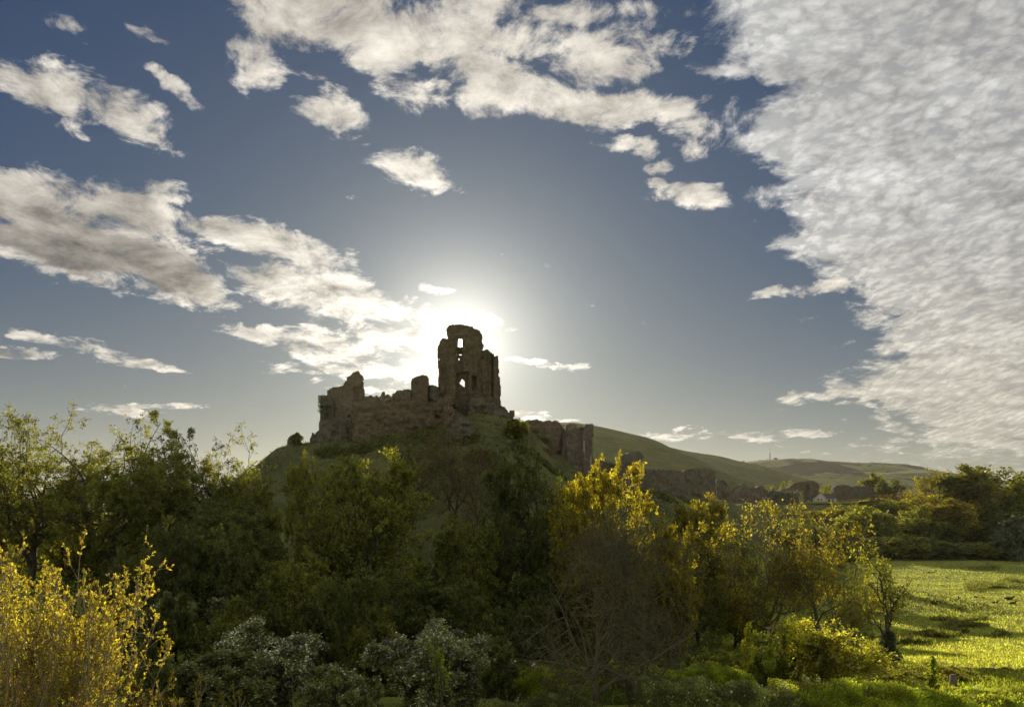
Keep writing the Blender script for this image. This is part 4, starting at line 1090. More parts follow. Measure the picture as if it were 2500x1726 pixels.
# ------------------------------------------------------------------ foreground: yellow bush with whippy stems
def whip_bush(name, px0, px1, top, Y, n, label, group, leafm, barkm, seed, hts=1.0, tuft=0.062, per=5, stem_r=0.010, depth=3.0, side=9, cat='bush'):
    r = np.random.default_rng(seed)
    x0, x1 = px2x(px0, Y), px2x(px1, Y)
    xc = (x0+x1)/2; hw = (x1-x0)/2
    gz = ground_z(xc, Y)
    topz = py2z(top, Y)
    o = empty(name, (xc, Y, gz-0.1), label, cat, group)
    Hh = topz-gz
    st = np.stack([r.uniform(-0.55, 0.55, n)*hw, r.uniform(-0.4, 0.4, n)*depth, np.zeros(n)], -1)
    d = unit(np.stack([st[:, 0]/hw*0.5+r.normal(size=n)*0.16, st[:, 1]/depth*0.5+r.normal(size=n)*0.16, np.ones(n)], -1))
    prof = 1-0.30*np.abs(st[:, 0]/hw)**1.5
    L = Hh*prof*r.uniform(0.66, 1.02, n)*hts
    T = march(r, st, d, L, 9, 0.05, 0.07)
    R0 = L*0.0042
    B1, L1, R1 = branch(r, T, L, R0, side, 0.2, 0.97, 32, 8, 0.34, lambda t: 1.15-0.75*t, 0.16, 0.12, 6, 0.6)
    B2, L2, R2 = branch(r, B1, L1, R1, 3, 0.3, 0.95, 36, 9, 0.45, lambda t: 1-0.4*t, 0.14, 0.14, 4, 0.7)
    v, fl = join_np([tubes(T, R0, 5, 0.3, stem_r), tubes(B1, R1, 3, 0.4, stem_r*0.75), tubes(B2, R2, 3, 0.5, stem_r*0.55)])
    link('stem', mesh_np('stem', v, fl, True), M[barkm], o)
    C_, D_ = [], []
    for Bx, pr in ((T, 1.0), (B1, 1.0), (B2, 0.9)):
        for t in (1.0, 0.82, 0.62, 0.45):
            keep = r.random(len(Bx)) < pr*(0.35+0.65*t)
            f = t*(Bx.shape[1]-1); i = min(int(f), Bx.shape[1]-2); w_ = f-i
            c = (Bx[:, i]*(1-w_)+Bx[:, i+1]*w_)[keep]; dd = unit(Bx[:, i+1]-Bx[:, i])[keep]
            C_.append(np.repeat(c, per, 0)); D_.append(np.repeat(dd, per, 0))
    c = np.concatenate(C_); dd = np.concatenate(D_)
    dd = dd*0.9+r.normal(size=dd.shape)*0.55+np.array([0, 0, 0.25])
    c = c+r.normal(size=c.shape)*0.012
    v, f = leaves(r, c, dd, tuft, 0.42, 0.35)
    link('foliage', mesh_np('foliage', v, [f]), M[leafm], o)
    return o
YB = 'yellow-leaved bushes in the left foreground'
whip_bush('willow_bush', -45, 68, 548, 17.5, 40, 'large sunlit yellow-leaved bush of pale whippy stems at the left edge', YB, 'leaf_willow', 'bark_pale', 31)
whip_bush('willow_bush', 36, 118, 556, 18.5, 32, 'sunlit yellow-leaved bush of pale stems, the right half of the pair in the left corner', YB, 'leaf_willow', 'bark_pale', 32)
whip_bush('willow_bush', 110, 185, 684, 13.5, 22, 'low yellow bush at the bottom edge right of the large yellow bushes', YB, 'leaf_willow', 'bark_pale', 33, tuft=0.05, stem_r=0.006)
def needle_bush(name, px0, px1, top, Y, n, label, leafm, seed, size=0.05):
    r = np.random.default_rng(seed)
    x0, x1 = px2x(px0, Y), px2x(px1, Y); xc = (x0+x1)/2; hw = (x1-x0)/2
    gz = ground_z(xc, Y); Hh = py2z(top, Y)-gz
    o = empty(name, (xc, Y, gz-0.05), label, 'bush')
    st = np.stack([r.uniform(-0.7, 0.7, n)*hw, r.uniform(-1, 1, n), np.zeros(n)], -1)
    d = unit(np.stack([st[:, 0]/hw*0.9+r.normal(size=n)*0.2, st[:, 1]*0.5+r.normal(size=n)*0.2, np.ones(n)], -1))
    L = Hh*(1-0.25*np.abs(st[:, 0]/hw))*r.uniform(0.55, 1.0, n)
    T = march(r, st, d, L, 7, 0.02, 0.13)
    B1, L1, R1 = branch(r, T, L, L*0.004, 12, 0.3, 1.0, 40, 10, 0.26, lambda t: 1.1-0.6*t, 0.08, 0.2, 5, 0.6)
    B2, L2, R2 = branch(r, B1, L1, R1, 5, 0.2, 1.0, 40, 10, 0.5, lambda t: 1-0.3*t, 0.05, 0.2, 3, 0.7)
    v, fl = join_np([tubes(T, L*0.004, 4, 0.3, 0.008), tubes(B1, R1, 3, 0.4, 0.005), tubes(B2, R2, 3, 0.5, 0.003)])
    link('stem', mesh_np('stem', v, fl, True), M['bark'], o)
    v, f = foliage_from(r, B2, 13, 0.02, size, 0.28, 0.0, upbias=0.3)
    link('foliage', mesh_np('foliage', v, [f]), M[leafm], o)
M['leaf_rust'] = leafmat('leaf_rust', (0.16, 0.095, 0.025), (0.50, 0.26, 0.03), 0.5)
needle_bush('rust_bush', -45, 62, 668, 11.0, 70, 'rusty orange-brown fine-leaved bush in the bottom left corner', 'leaf_rust', 34, 0.035)
needle_bush('rust_bush', 45, 118, 690, 11.6, 50, 'smaller rusty brown bush beside the corner one, cut by the bottom edge', 'leaf_rust', 35, 0.035)

# ------------------------------------------------------------------ feathery saplings
def feather(px, top, bot, Y, wpx, label, leafm='leaf_fresh', seed=1, name='feathery_sapling'):
    r = np.random.default_rng(seed)
    x = px2x(px, Y); z0 = min(py2z(bot, Y), ground_z(x, Y)+5); gz = ground_z(x, Y)
    Hh = py2z(top, Y)-gz
    o = empty(name, (x, Y, gz-0.1), label, 'sapling', 'feathery yellow-green saplings')
    T = march(r, np.zeros((1, 3)), np.array([[0.04, 0, 1.]]), np.array([Hh]), 12, 0.05, 0.03)
    hw = wpx/FPX*Y/2
    t_lo = max(0.05, 1-(py2z(top, Y)-py2z(bot, Y))/Hh)
    B1, L1, R1 = branch(r, T, np.array([hw*2.1]), np.array([0.03]), 46, t_lo, 0.985, 48, 8, 0.62, lambda t: np.clip(1.12-(t-t_lo)/(1-t_lo), 0.12, 1), 0.22, 0.08, 7, 0.4)
    v, fl = join_np([tubes(T, np.array([0.035]), 5, 0.2, 0.008), tubes(B1, R1, 3, 0.4, 0.006)])
    link('stem', mesh_np('stem', v, fl, True), M['bark'], o)
    v, f = foliage_from(r, B1, 42, 0.025, 0.11, 0.45, 0.08, upbias=0.5)
    link('foliage', mesh_np('foliage', v, [f]), M[leafm], o)
feather(745, 620, 676, 40, 26, 'tall feathery sapling lit yellow-green, standing at the left end of the sunny shrubs', 'leaf_yellow', 41)
feather(768, 636, 676, 42, 22, 'shorter feathery sapling right of the tallest one', 'leaf_fresh', 42)
feather(932, 654, 700, 36, 20, 'small feathery sapling in the meadow right of the ivy-clad tree', 'leaf_fresh', 43)
feather(782, 628, 670, 44, 16, 'slender feathery sapling among the yellow shrubs', 'leaf_fresh', 44)

# ivy on the young tree's foot
r = np.random.default_rng(50)
TT = VAR['ivy_tree']['T']
n = 4200
tq = r.random(n)**1.15*0.46; fq = tq*(len(TT)-1); iq = fq.astype(int); wq = (fq-iq)[:, None]
cc_ = TT[iq]*(1-wq)+TT[iq+1]*wq
th = r.uniform(0, 2*PI, n); rad = (0.40-0.55*tq)*r.uniform(0.3, 1.35, n)*(1+0.5*np.sin(tq*40+th*2))
c = cc_+np.stack([np.cos(th)*rad, np.sin(th)*rad, r.normal(size=n)*0.05], -1)
v, f = leaves(r, c, np.stack([np.cos(th), np.sin(th), r.normal(size=n)*0.5], -1), 0.16, 0.9)
iy = link('ivy', mesh_np('ivy', v, [f]), M['ivy'], iv)

# ------------------------------------------------------------------ hedges
def hedge(px0, px1, top0, top1, Y, dep, label, leafm, seed, leaf=0.085, n=42000, group='hedges along the bottom', blossom=0, lowz=None, bump=0.5):
    r = np.random.default_rng(seed)
    x0, x1 = px2x(px0, Y), px2x(px1, Y); xc = (x0+x1)/2
    gz = ground_z(xc, Y)
    o = empty('hedge', (xc, Y, gz), label, 'hedge', group)
    x = r.uniform(x0, x1, n); t = (x-x0)/(x1-x0)
    tz = py2z(top0+(top1-top0)*t, Y)
    tz = tz+fbm(x, x*0+seed, 1.7, 3)*bump
    a = r.uniform(-0.1, PI+0.1, n)               # round section
    sh = r.uniform(0.72, 1.03, n)+fbm(x*1.0, a*1.5+seed, 0.8, 3)*0.22
    hh = tz-gz
    y = Y-np.cos(a)*dep*sh*0.5
    z = gz+hh*np.clip(np.sin(a), 0, 1)**0.55*sh
    d = np.stack([r.normal(size=n)*0.6, -np.cos(a), np.sin(a)+0.4], -1)
    v, f = leaves(r, np.stack([x-xc, y-Y, z-gz], -1), d+r.normal(size=d.shape)*0.5, leaf, 0.6)
    link('foliage', mesh_np('foliage', v, [f]), M[leafm], o)
    m_ = int(abs(x1-x0)*14)
    st = np.stack([r.uniform(x0, x1, m_)-xc, r.uniform(-0.25, 0.25, m_)*dep, np.zeros(m_)], -1)
    dd = unit(np.stack([r.normal(size=m_)*0.35, r.normal(size=m_)*0.35, np.ones(m_)], -1))
    L = np.interp(st[:, 0]+xc, [x0, x1], [py2z(top0, Y)-gz, py2z(top1, Y)-gz])*r.uniform(0.8, 1.12, m_)
    T = march(r, st, dd, L, 6, 0.05, 0.14)
    B1, L1, R1 = branch(r, T, L, L*0.008, 6, 0.25, 1.0, 44, 10, 0.35, lambda t: 1-0.3*t, 0.06, 0.2, 4, 0.5)
    v, fl = join_np([tubes(T, L*0.008, 4, 0.3, 0.006), tubes(B1, R1, 3, 0.4, 0.005)])
    link('stem', mesh_np('stem', v, fl, True), M['bark'], o)
    if blossom:
        k_ = r.choice(n, blossom, replace=False)
        v, f = leaves(r, np.stack([x-xc, y-Y, z-gz], -1)[k_]+r.normal(size=(blossom, 3))*0.05, d[k_]+r.normal(size=(blossom, 3)), 0.075, 0.9)
        link('blossom', mesh_np('blossom', v, [f]), M['blossom'], o)
    return o
hedge(498, 622, 675, 671, 37, 3.0, 'shaggy green hedge at the bottom left of the bare trunk', 'leaf_fresh', 61)
hedge(612, 752, 667, 672, 37.5, 3.0, 'shaggy green hedge at the bottom right of the bare trunk', 'leaf_fresh', 62)
hedge(480, 600, 697, 700, 27, 2.4, 'low leafy hedge at the very bottom left of the bare tree', 'leaf_hawthorn', 63, n=30000, leaf=0.07)
hedge(640, 790, 690, 684, 28, 2.6, 'dark hedge speckled with blossom at the bottom right of the bare tree', 'leaf_hawthorn', 64, n=40000, leaf=0.07, blossom=900)
hedge(775, 960, 681, 690, 29, 3.0, 'bright yellow-green clipped hedge at the bottom under the yellow shrubs', 'leaf_fresh', 65, n=60000, leaf=0.065, bump=0.4)
hedge(935, 1060, 690, 694, 31, 4.0, 'green scrubby hedge in the bottom right corner', 'leaf_fresh', 66, n=46000, leaf=0.075, bump=0.9, blossom=250)
hedge(900, 1060, 668, 678, 48, 5.0, 'loose green scrub in front of the pasture at the right', 'leaf_mid', 67, n=46000, leaf=0.11, bump=1.2)
hedge(690, 790, 655, 662, 46, 4.0, 'loose bank of green scrub behind the feathery saplings', 'leaf_mid', 68, n=36000, leaf=0.11, bump=1.2)

# ------------------------------------------------------------------ ground cover
def cover(name, pts_x, pts_y, size, leafm, label, h=0.5, seed=1, width=0.5, up=0.8, hmap=None):
    r = np.random.default_rng(seed)
    z = np.maximum(G(pts_x, pts_y), H(pts_x, pts_y))
    hm = h if hmap is None else hmap
    c = np.stack([pts_x, pts_y, z+r.random(len(pts_x))*hm-0.03], -1)
    v, f = leaves(r, c, r.normal(size=c.shape)*0.55+np.array([0, 0, up]), size, width)
    o = link(name, mesh_np(name, v, [f]), M[leafm])
    return tag(o, label, kind='stuff')
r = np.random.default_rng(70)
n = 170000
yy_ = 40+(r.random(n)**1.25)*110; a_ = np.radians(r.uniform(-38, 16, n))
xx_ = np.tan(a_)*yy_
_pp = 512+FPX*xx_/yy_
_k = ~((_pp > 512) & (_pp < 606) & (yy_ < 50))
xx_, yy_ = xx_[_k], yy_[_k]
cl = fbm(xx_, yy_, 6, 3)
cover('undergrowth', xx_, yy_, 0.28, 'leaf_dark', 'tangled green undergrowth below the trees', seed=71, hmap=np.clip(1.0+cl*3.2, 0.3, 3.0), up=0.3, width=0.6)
# pasture grass
n = 190000
yy_ = 60*np.exp(r.random(n)**0.85*math.log(285/60.0)); a_ = np.radians(r.uniform(13, 37, n))
xx_ = np.tan(a_)*yy_
k_ = H(xx_, yy_) < G(xx_, yy_)
M['grass_blade'] = leafmat('grass_blade', (0.24, 0.28, 0.04), (0.90, 0.92, 0.09), 0.55, var=0.5, gloss=0.03)
xx_, yy_ = xx_[k_], yy_[k_]
cover('pasture_grass', xx_, yy_, 0.26, 'grass_blade', 'short rough pasture grass glowing in the low sun', seed=72, h=0.05, width=0.22, up=1.2)
n = 30000
yy_ = r.uniform(37, 66, n); xx_ = px2x(r.uniform(860, 1060, n), yy_)
cover('meadow_grass', xx_, yy_, 0.2, 'leaf_fresh', 'tall fresh grass between the hedges at the bottom right', seed=76, h=0.1, width=0.2, up=1.3)
M['rush'] = leafmat('rush', (0.17, 0.18, 0.04), (0.36, 0.38, 0.05), 0.45)
RX, RY = [], []
for (px, py, wpx, hpx, n_) in [(988, 585, 34, 4, 5200), (1012, 580, 16, 3, 1600), (958, 618, 30, 3.5, 4200), (962, 627, 26, 4, 4600), (936, 638, 26, 5, 5600), (950, 634, 18, 4, 2400), (985, 568, 22, 2, 1400), (1000, 641, 10, 2.5, 900), (905, 652, 26, 6, 4000)]:
    a_ = r.uniform(0, 2*PI, n_); q_ = np.sqrt(r.random(n_))*(0.75+0.35*np.sin(a_*3+px))
    ppx = px+np.cos(a_)*q_*wpx; ppy = py+np.sin(a_)*q_*hpx
    Yp = (CAMZ-0.3)/((ppy-HZ)/FPX)
    RX.append(px2x(ppx, Yp)); RY.append(Yp)
cover('rushes', np.concatenate(RX), np.concatenate(RY), 0.5, 'rush', 'dull green clumps of rushes in the pasture', seed=73, h=0.25, width=0.16, up=1.6)
# tussocks on the castle slope
n = 70000
xx_ = r.uniform(-105, 95, n); yy_ = r.uniform(132, 212, n)
tus = fbm(xx_, yy_, 5, 3) > -0.15
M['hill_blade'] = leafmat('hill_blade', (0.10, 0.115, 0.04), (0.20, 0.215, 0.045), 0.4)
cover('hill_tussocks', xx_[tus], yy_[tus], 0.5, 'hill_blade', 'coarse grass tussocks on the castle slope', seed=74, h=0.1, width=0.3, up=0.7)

# bramble and scrub clumps on the castle slope
XX, YY, HH = [], [], []
for (px, Yb, wd, n_, hh_) in [(360, 196, 6, 1500, 1.6), (388, 198, 5, 1200, 1.4), (420, 199, 7, 1700, 1.2), (330, 197, 5, 1200, 1.8), (470, 190, 4, 900, 1.1), (485, 182, 5, 1200, 1.3), (505, 178, 5, 1200, 1.2), (520, 190, 4, 900, 1.0),
        (548, 192, 5, 1200, 1.2), (300, 180, 6, 1500, 1.1), (340, 172, 7, 1800, 1.3), (560, 178, 5, 1200, 1.3), (440, 180, 4, 900, 1.0), (600, 205, 6, 1500, 1.3), (660, 215, 6, 1500, 1.2), (700, 222, 7, 1700, 1.3), (640, 200, 6, 1500, 1.1), (690, 205, 6, 1500, 1.2)]:
    a_ = r.uniform(0, 2*PI, n_); q_ = np.sqrt(r.random(n_))*(0.8+0.3*np.sin(a_*2+px))
    XX.append(px2x(px, Yb)+np.cos(a_)*q_*wd); YY.append(Yb+np.sin(a_)*q_*wd*0.7); HH.append(hh_*np.sqrt(np.clip(1.1-q_**2, 0.02, 1))*(0.6+0.8*r.random(n_)))
cover('slope_scrub', np.concatenate(XX), np.concatenate(YY), 0.42, 'leaf_dark', 'dark patches of bramble and scrub on the castle slope', seed=75, hmap=np.concatenate(HH), width=0.6, up=0.3)
# ivy on ruins
def ivy_on(px0, py0, px1, py1, Y, n, dep, parent, seed, size=0.32):
    r = np.random.default_rng(seed)
    x = px2x(r.uniform(px0, px1, n), Y); z = py2z(r.uniform(py0, py1, n), Y)
    keep = fbm(x, z, 2.5, 3) > -0.12
    x, z = x[keep], z[keep]
    c = np.stack([x, Y-r.random(len(x))*dep, z], -1)
    v, f = leaves(r, c, np.stack([r.normal(size=len(x)), np.full(len(x), -1.0), r.normal(size=len(x))-0.4], -1), size, 0.9)
    o = link('ivy', mesh_np('ivy', v, [f]), M['ivy'])
    if parent is not None:
        o.parent = parent; o.matrix_parent_inverse = Matrix.Translation(-Vector(parent.location))
ivy_on(319, 395, 331.5, 430, 208.8, 2600, 1.0, k2, 81)
ivy_on(769, 490, 803, 505, 391.6, 2600, 1.0, rv, 82, 0.35)

# ------------------------------------------------------------------ calves
def skinned(name, verts, edges, radii, mat, sub=2):
    me = bpy.data.meshes.new(name); me.from_pydata(verts, edges, [])
    o = bpy.data.objects.new(name, me); COL.objects.link(o)
    md = o.modifiers.new('skin', 'SKIN')
    if not me.skin_vertices: 
        pass
    for i, rr in enumerate(radii):
        sv = me.skin_vertices[0].data[i]; sv.radius = (rr, rr) if not isinstance(rr, tuple) else rr
        sv.use_root = (i == 0)
    sb = o.modifiers.new('sub', 'SUBSURF'); sb.levels = sub; sb.render_levels = sub
    dg = bpy.context.evaluated_depsgraph_get()
    m2 = bpy.data.meshes.new_from_object(o.evaluated_get(dg))
    bpy.data.objects.remove(o)
    for p in m2.polygons: p.use_smooth = True
    m2.materials.clear(); m2.materials.append(mat)
    return m2
M['hide'] = plain('hide', (0.075, 0.040, 0.020), 0.9, 0.2)
cv_ = [(-0.1, 0, 0.34), (0.35, 0, 0.36), (0.62, 0.0, 0.45), (0.80, 0.0, 0.66), (0.90, 0, 0.86), (1.06, -0.01, 0.84), (1.20, -0.01, 0.78),
       (-0.5, 0, 0.34), (-0.78, 0, 0.30), (-0.90, 0.03, 0.16),
       (0.50, -0.22, 0.14), (0.72, -0.24, 0.07), (0.50, -0.24, 0.04), (0.50, 0.22, 0.14), (0.76, 0.22, 0.07),
       (-0.45, -0.27, 0.18), (-0.12, -0.33, 0.08), (-0.38, -0.38, 0.04), (-0.45, 0.27, 0.18), (-0.1, 0.30, 0.07),
       (0.86, -0.10, 0.93), (0.82, -0.22, 1.00), (0.86, 0.10, 0.93), (0.82, 0.22, 1.00)]
ce_ = [(0, 1), (1, 2), (2, 3), (3, 4), (4, 5), (5, 6), (0, 7), (7, 8), (8, 9), (1, 10), (10, 11), (11, 12), (1, 13), (13, 14), (7, 15), (15, 16), (16, 17), (7, 18), (18, 19), (4, 20), (20, 21), (4, 22), (22, 23)]
cr_ = [0.31, 0.30, 0.22, 0.14, 0.13, 0.10, 0.07, 0.30, 0.18, 0.04, 0.13, 0.07, 0.05, 0.13, 0.06, 0.17, 0.09, 0.05, 0.17, 0.08, 0.05, 0.035, 0.05, 0.035]
calf_me = skinned('calf', cv_, ce_, cr_, M['hide'])
calves = [(933.5, 604.0, 0.05, 0.84, 'brown calf lying alone in the pasture, leftmost of the five'), (958.8, 598.6, 1.1, 0.86, 'brown calf lying with its back to us, second from the left in the pasture'),
          (995, 602.0, -0.05, 0.80, 'brown calf lying between the lone calf and the close pair'), (1008.6, 598.2, -0.7, 0.98, 'larger brown calf lying upright behind the nearest pair at the right edge'),
          (1012.6, 602.2, 0.0, 0.80, 'brown calf lying at the far right, the lower one of the close pair')]
for px, py, rz, sc_, lb in calves:
    Yc_ = (CAMZ-0.1)/((py-HZ)/FPX)
    o = link('calf', calf_me, None); o.location = (px2x(px, Yc_), Yc_, ground_z(px2x(px, Yc_), Yc_)-0.03)
    o.rotation_euler = (0, 0, rz); o.scale = (sc_*0.95,)*3
    tag(o, lb, 'calf', 'calves lying in the pasture')
# molehills
import bmesh
bm = bmesh.new(); bmesh.ops.create_icosphere(bm, subdivisions=2, radius=1.0)
for v_ in bm.verts:
    v_.co *= 1+random.uniform(-0.14, 0.14)
mh_me = bpy.data.meshes.new('molehill'); bm.to_mesh(mh_me); bm.free()
M['soil'] = plain('soil', (0.075, 0.055, 0.03), 0.95, 0.3, 5)
mh_me.materials.append(M['soil'])
def nth(k): return ['first', 'second', 'third', 'fourth', 'fifth', 'sixth', 'seventh', 'eighth', 'ninth', 'tenth', 'eleventh', 'twelfth'][k]
zoomF = lambda x, y: ((2200+.12976*x)*.4096, (1350+.12976*y)*.4096)
MOLES = [(510,350,1.5),(560,345,1.0),(615,345,1.4),(660,318,1.1),(405,355,.8),(920,322,.8),(1020,317,.9),(1088,320,1.1),(1130,275,1),(1212,268,1.1),(1135,205,1.1),(1140,392,.7),(1630,215,1.2),(1598,233,.8),
                   (1525,263,.9),(855,440,1),(1158,472,.7),(1200,470,.9),(1400,508,1.1),(785,597,1.2),(335,575,.9),(600,537,.6),(1410,820,1),(1530,822,1),(690,497,.7),(1655,650,.8)]
rows = {0: [], 1: [], 2: []}
for m_ in MOLES: rows[0 if m_[1] < 300 else (1 if m_[1] < 430 else 2)].append(m_[0])
for (x, y, s_) in MOLES:
    rw = 0 if y < 300 else (1 if y < 430 else 2)
    mlab = '%s dark molehill from the left in the %s row on the pasture' % (nth(sorted(rows[rw]).index(x)), ['farthest', 'middle', 'nearest'][rw])
    px, py = zoomF(x, y); Yp = (CAMZ-0.1)/((py-HZ)/FPX); xw = px2x(px, Yp)
    o = link('molehill', mh_me, None); o.location = (xw, Yp, ground_z(xw, Yp)+0.02); sc_ = 0.34*s_
    o.scale = (sc_*1.3, sc_, sc_*0.75); o.rotation_euler = (0, 0, random.uniform(0, 6))
    tag(o, mlab, 'molehill', 'molehills in the pasture')

# ------------------------------------------------------------------ small things by the lane
Y = 47.0
def tri_ring(r0, r1, th):
    a = [PI/2+i*2*PI/3 for i in range(3)]
    v = [(math.cos(t)*rr, y_, math.sin(t)*rr) for y_ in (-th, th) for rr in (r0, r1) for t in a]
    f = []
    for i in range(3):
        j = (i+1) % 3
        f += [(i, j, 3+j, 3+i), (6+i, 9+i, 9+j, 6+j), (3+i, 3+j, 9+j, 9+i), (i, 6+i, 6+j, j)]
    return np.array(v), np.array(f)
def tri_plate(r1, th):
    a = [PI/2+i*2*PI/3 for i in range(3)]
    v = [(math.cos(t)*r1, y_, math.sin(t)*r1) for y_ in (-th, th) for t in a]
    return np.array(v), np.array([(0, 1, 2), (3, 5, 4)])
xs_ = px2x(534, Y); zs_ = py2z(664.6, Y); gz = ground_z(xs_, Y)
sg = empty('road_sign', (xs_, Y, gz), 'small triangular warning sign with red edge poking above the hedge', 'road sign', rz=0.15)
part('post', [bar((0, 0.04, -0.2), (0, 0.04, zs_-gz), 0.03)], M['steel'], sg)
pl = part('panel', [tri_plate(0.34, 0.008)], M['paint_white'], sg); pl.location = (0, 0, zs_-gz)
rg = part('border', [tri_ring(0.26, 0.36, 0.016)], M['red'], sg); rg.location = (0, 0, zs_-gz)
# red garden tractor
xt = px2x(580, 45.0); zt = py2z(668.5, 45.0); gz = ground_z(xt, 45.0)
tr = empty('garden_tractor', (xt, 45.0, gz), 'small red garden machine half hidden behind the hedge left of the bare trunk', 'garden tractor', rz=0.1)
tr.scale = (1.5, 1.5, 1.5)
bmx = box(-0.05, 0.55, -0.22, 0.22, 0.42, 0.72)
bmx[0][4:, 2] -= 0.06
part('bonnet', [bmx, box(0.45, 0.60, -0.18, 0.18, 0.40, 0.60)], M['red'], tr)
part('body', [box(-0.65, 0.5, -0.25, 0.25, 0.25, 0.42), box(-0.66, -0.25, -0.34, 0.34, 0.42, 0.55)], M['red'], tr)
part('seat', [box(-0.5, -0.2, -0.16, 0.16, 0.55, 0.64), box(-0.56, -0.46, -0.16, 0.16, 0.6, 0.95)], M['red'], tr)
part('steering_wheel', [bar((-0.02, 0, 0.7), (-0.12, 0, 0.92), 0.02), bar((-0.16, -0.14, 0.92), (-0.08, 0.14, 0.95), 0.03)], M['rubber'], tr)
def wheel(x, y, rr, w_):
    n_ = 16; a = np.arange(n_)*2*PI/n_
    v = np.concatenate([np.stack([x+np.cos(a)*rr*q_, np.full(n_, y+s_*w_), rr+np.sin(a)*rr*q_], -1) for s_, q_ in ((-1, 0.9), (-0.6, 1), (0.6, 1), (1, 0.9))]+[np.array([[x, y-w_, rr], [x, y+w_, rr]])])
    f4 = [(k_*n_+i, k_*n_+(i+1) % n_, (k_+1)*n_+(i+1) % n_, (k_+1)*n_+i) for k_ in range(3) for i in range(n_)]
    f3 = [(4*n_, (i+1) % n_, i) for i in range(n_)]+[(4*n_+1, 3*n_+i, 3*n_+(i+1) % n_) for i in range(n_)]
    return v, f4, f3
def wheel_part(x, y, rr, w_, parent):
    v, f4, f3 = wheel(x, y, rr, w_)
    return link('wheel', mesh_np('wheel', v, [np.array(f4), np.array(f3)]), M['rubber'], parent)
for x_, rr in ((-0.45, 0.25), (0.38, 0.19)):
    for y_ in (-0.33, 0.33): wheel_part(x_, y_, rr, 0.07, tr)
# round garden table under the sprawling tree
Yt = 84.0; xt = px2x(819.5, Yt); 
def disc(r0, z0, z1, n_=28):
    a = np.arange(n_)*2*PI/n_
    v = np.concatenate([np.stack([np.cos(a)*r0, np.sin(a)*r0, np.full(n_, z)], -1) for z in (z0, z1)]+[np.array([[0, 0, z0], [0, 0, z1]])])
    return v, np.array([(i, (i+1) % n_, n_+(i+1) % n_, n_+i) for i in range(n_)]), np.array([(2*n_, (i+1) % n_, i) for i in range(n_)]+[(2*n_+1, n_+i, n_+(i+1) % n_) for i in range(n_)])
xt = px2x(770.5, Yt)
zt = py2z(626.6, Yt); gz = ground_z(xt, Yt)
tb = empty('garden_table', (xt, Yt, gz), 'pale round table on the shaded lawn under the sprawling tree', 'table')
v, f4, f3 = disc(0.72, zt-gz-0.06, zt-gz)
link('tabletop', mesh_np('tabletop', v, [f4, f3]), plain('table_wood', (0.42, 0.40, 0.34)), tb)
part('leg', [bar((0, 0, -0.1), (0, 0, zt-gz-0.05), 0.07), bar((-0.4, 0, 0.02), (0.4, 0, 0.02), 0.04), bar((0, -0.4, 0.02), (0, 0.4, 0.02), 0.04)], M['wood'], tb)
# gate post in the meadow
Yp = 44.0; xp = px2x(953, Yp); zt = py2z(674.5, Yp); gz = ground_z(xp, Yp)
o = part('post', [box(-0.16, 0.16, -0.16, 0.16, -0.4, zt-gz), box(-0.12, 0.12, -0.12, 0.12, zt-gz, zt-gz+0.05)], M['wood'], None)
o.name = 'wooden_post'; o.location = (xp, Yp, gz); o.rotation_euler = (0.03, 0.02, 0.4); tag(o, 'weathered wooden post standing in the scrub at the right', 'post')
# white car glimpsed among the far trees
Yk = 262.0; xk = px2x(944, Yk); gz = ground_z(xk, Yk); zc = py2z(607, Yk)
# two white marker posts on the bridge approach
for px in (799.7, 808.2):
    Yq = 404.0; o = part('marker_post', [box(-0.12, 0.12, -0.12, 0.12, 0.0, 0.75), box(-0.08, 0.08, -0.08, 0.08, 0.75, 0.82)], M['paint_white'], None)
    o.location = (px2x(px, Yq), Yq, 22.1); tag(o, 'tiny white post at the left end of the bridge' if px < 805 else 'tiny white post on the bridge in front of the hump-backed ruin', 'post')
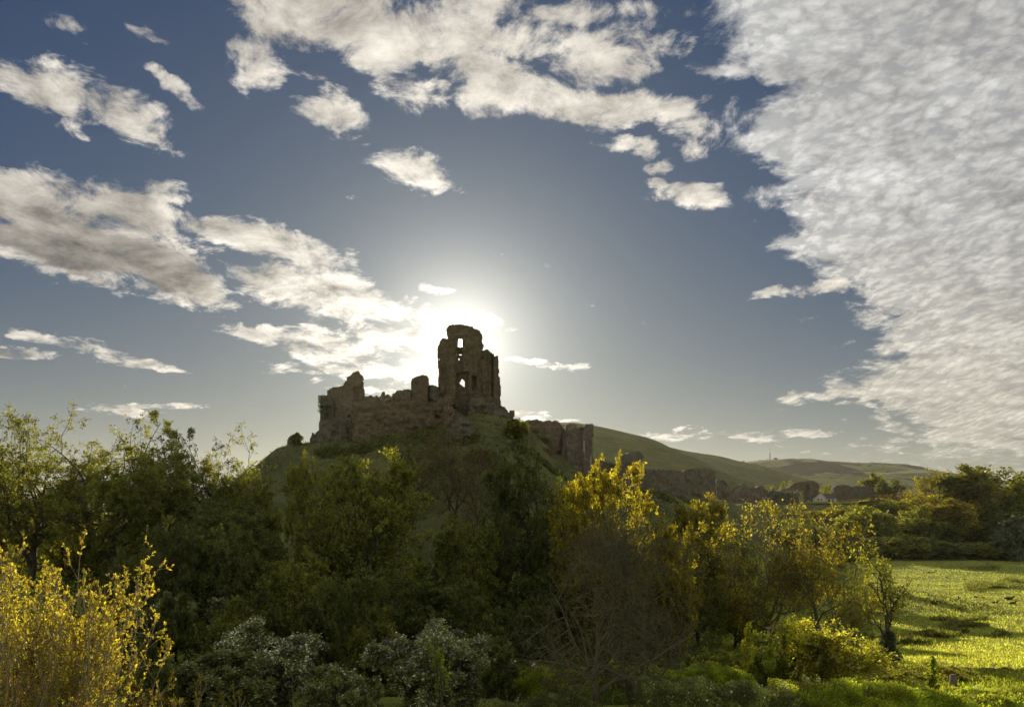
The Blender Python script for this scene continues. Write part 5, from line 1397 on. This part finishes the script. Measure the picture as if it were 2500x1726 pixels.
# scrub on the skyline of the downs
for i, (px, py, Y_, s_) in enumerate([(691.5, 453, 1130, 2.6), (697, 454.3, 1130, 4.2), (711.5, 456.2, 1130, 3.2), (679.5, 452, 1130, 2.4), (738, 462.0, 1120, 3.0), (743, 462.2, 1120, 3.6), (775.5, 459.6, 2190, 9), (760, 460.8, 2190, 6), (768, 460.5, 2190, 6), (744, 462.0, 2190, 5), (822, 461.7, 2190, 6), (858, 463, 2190, 5), (872, 463.6, 2190, 7)]):
    va = VAR['far_bush']; x = px2x(px, Y_)
    o = empty('skyline_bush', (x, Y_, py2z(py, Y_)-s_*0.25), ('%s tiny dark bush from the left on the skyline of the middle down' % nth([3, 0, 4, 1, 2, 5, 6][[679.5, 691.5, 697, 711.5, 738, 743].index(px)] if 0 else sorted([691.5, 697, 711.5, 679.5, 738, 743]).index(px))) if Y_ < 1500 else '%s tiny dark bush from the left on the skyline of the far ridge' % nth(sorted([775.5, 760, 768, 744, 822, 858, 872]).index(px)), 'bush', 'bushes on the skyline of the downs', rz=i)
    o.scale = (s_/va['W']*1.3, s_/va['W']*1.3, s_/va['H'])
    for nm, dt, mt in (('stem', va['wood'], 'bark'), ('foliage', va['fol'], 'leaf_dark')):
        q_ = bpy.data.objects.new(nm, dt); COL.objects.link(q_); q_.parent = o
        q_.material_slots[0].link = 'OBJECT'; q_.material_slots[0].material = M[mt]
# woodland strips on the ridge flanks
def wood(px0, px1, py0, py1, Y0, Y1, n_, size, label, seed):
    r = np.random.default_rng(seed)
    Yq = r.uniform(Y0, Y1, n_); x = px2x(r.uniform(px0, px1, n_), Yq)
    m_ = fbm(x, Yq, (Y1-Y0)*0.35, 3) > -0.05
    return x[m_], Yq[m_]

# ------------------------------------------------------------------ air
HAZE = 0.000025
if HAZE:
    v, f = box(-3200, 3200, -60, 3600, -40, 260)
    hz_ = link('haze', mesh_np('haze', v, [f]))
    m, g = newmat('haze')
    pv = g.n('ShaderNodeVolumePrincipled')
    pv.inputs['Color'].default_value = (0.95, 0.93, 0.88, 1)
    pv.inputs['Density'].default_value = HAZE
    pv.inputs['Anisotropy'].default_value = 0.6
    o = g.n('ShaderNodeOutputMaterial'); m.node_tree.links.new(pv.outputs[0], o.inputs[1])
    hz_.data.materials.append(m)
    tag(hz_, 'thin pale morning haze', kind='stuff')
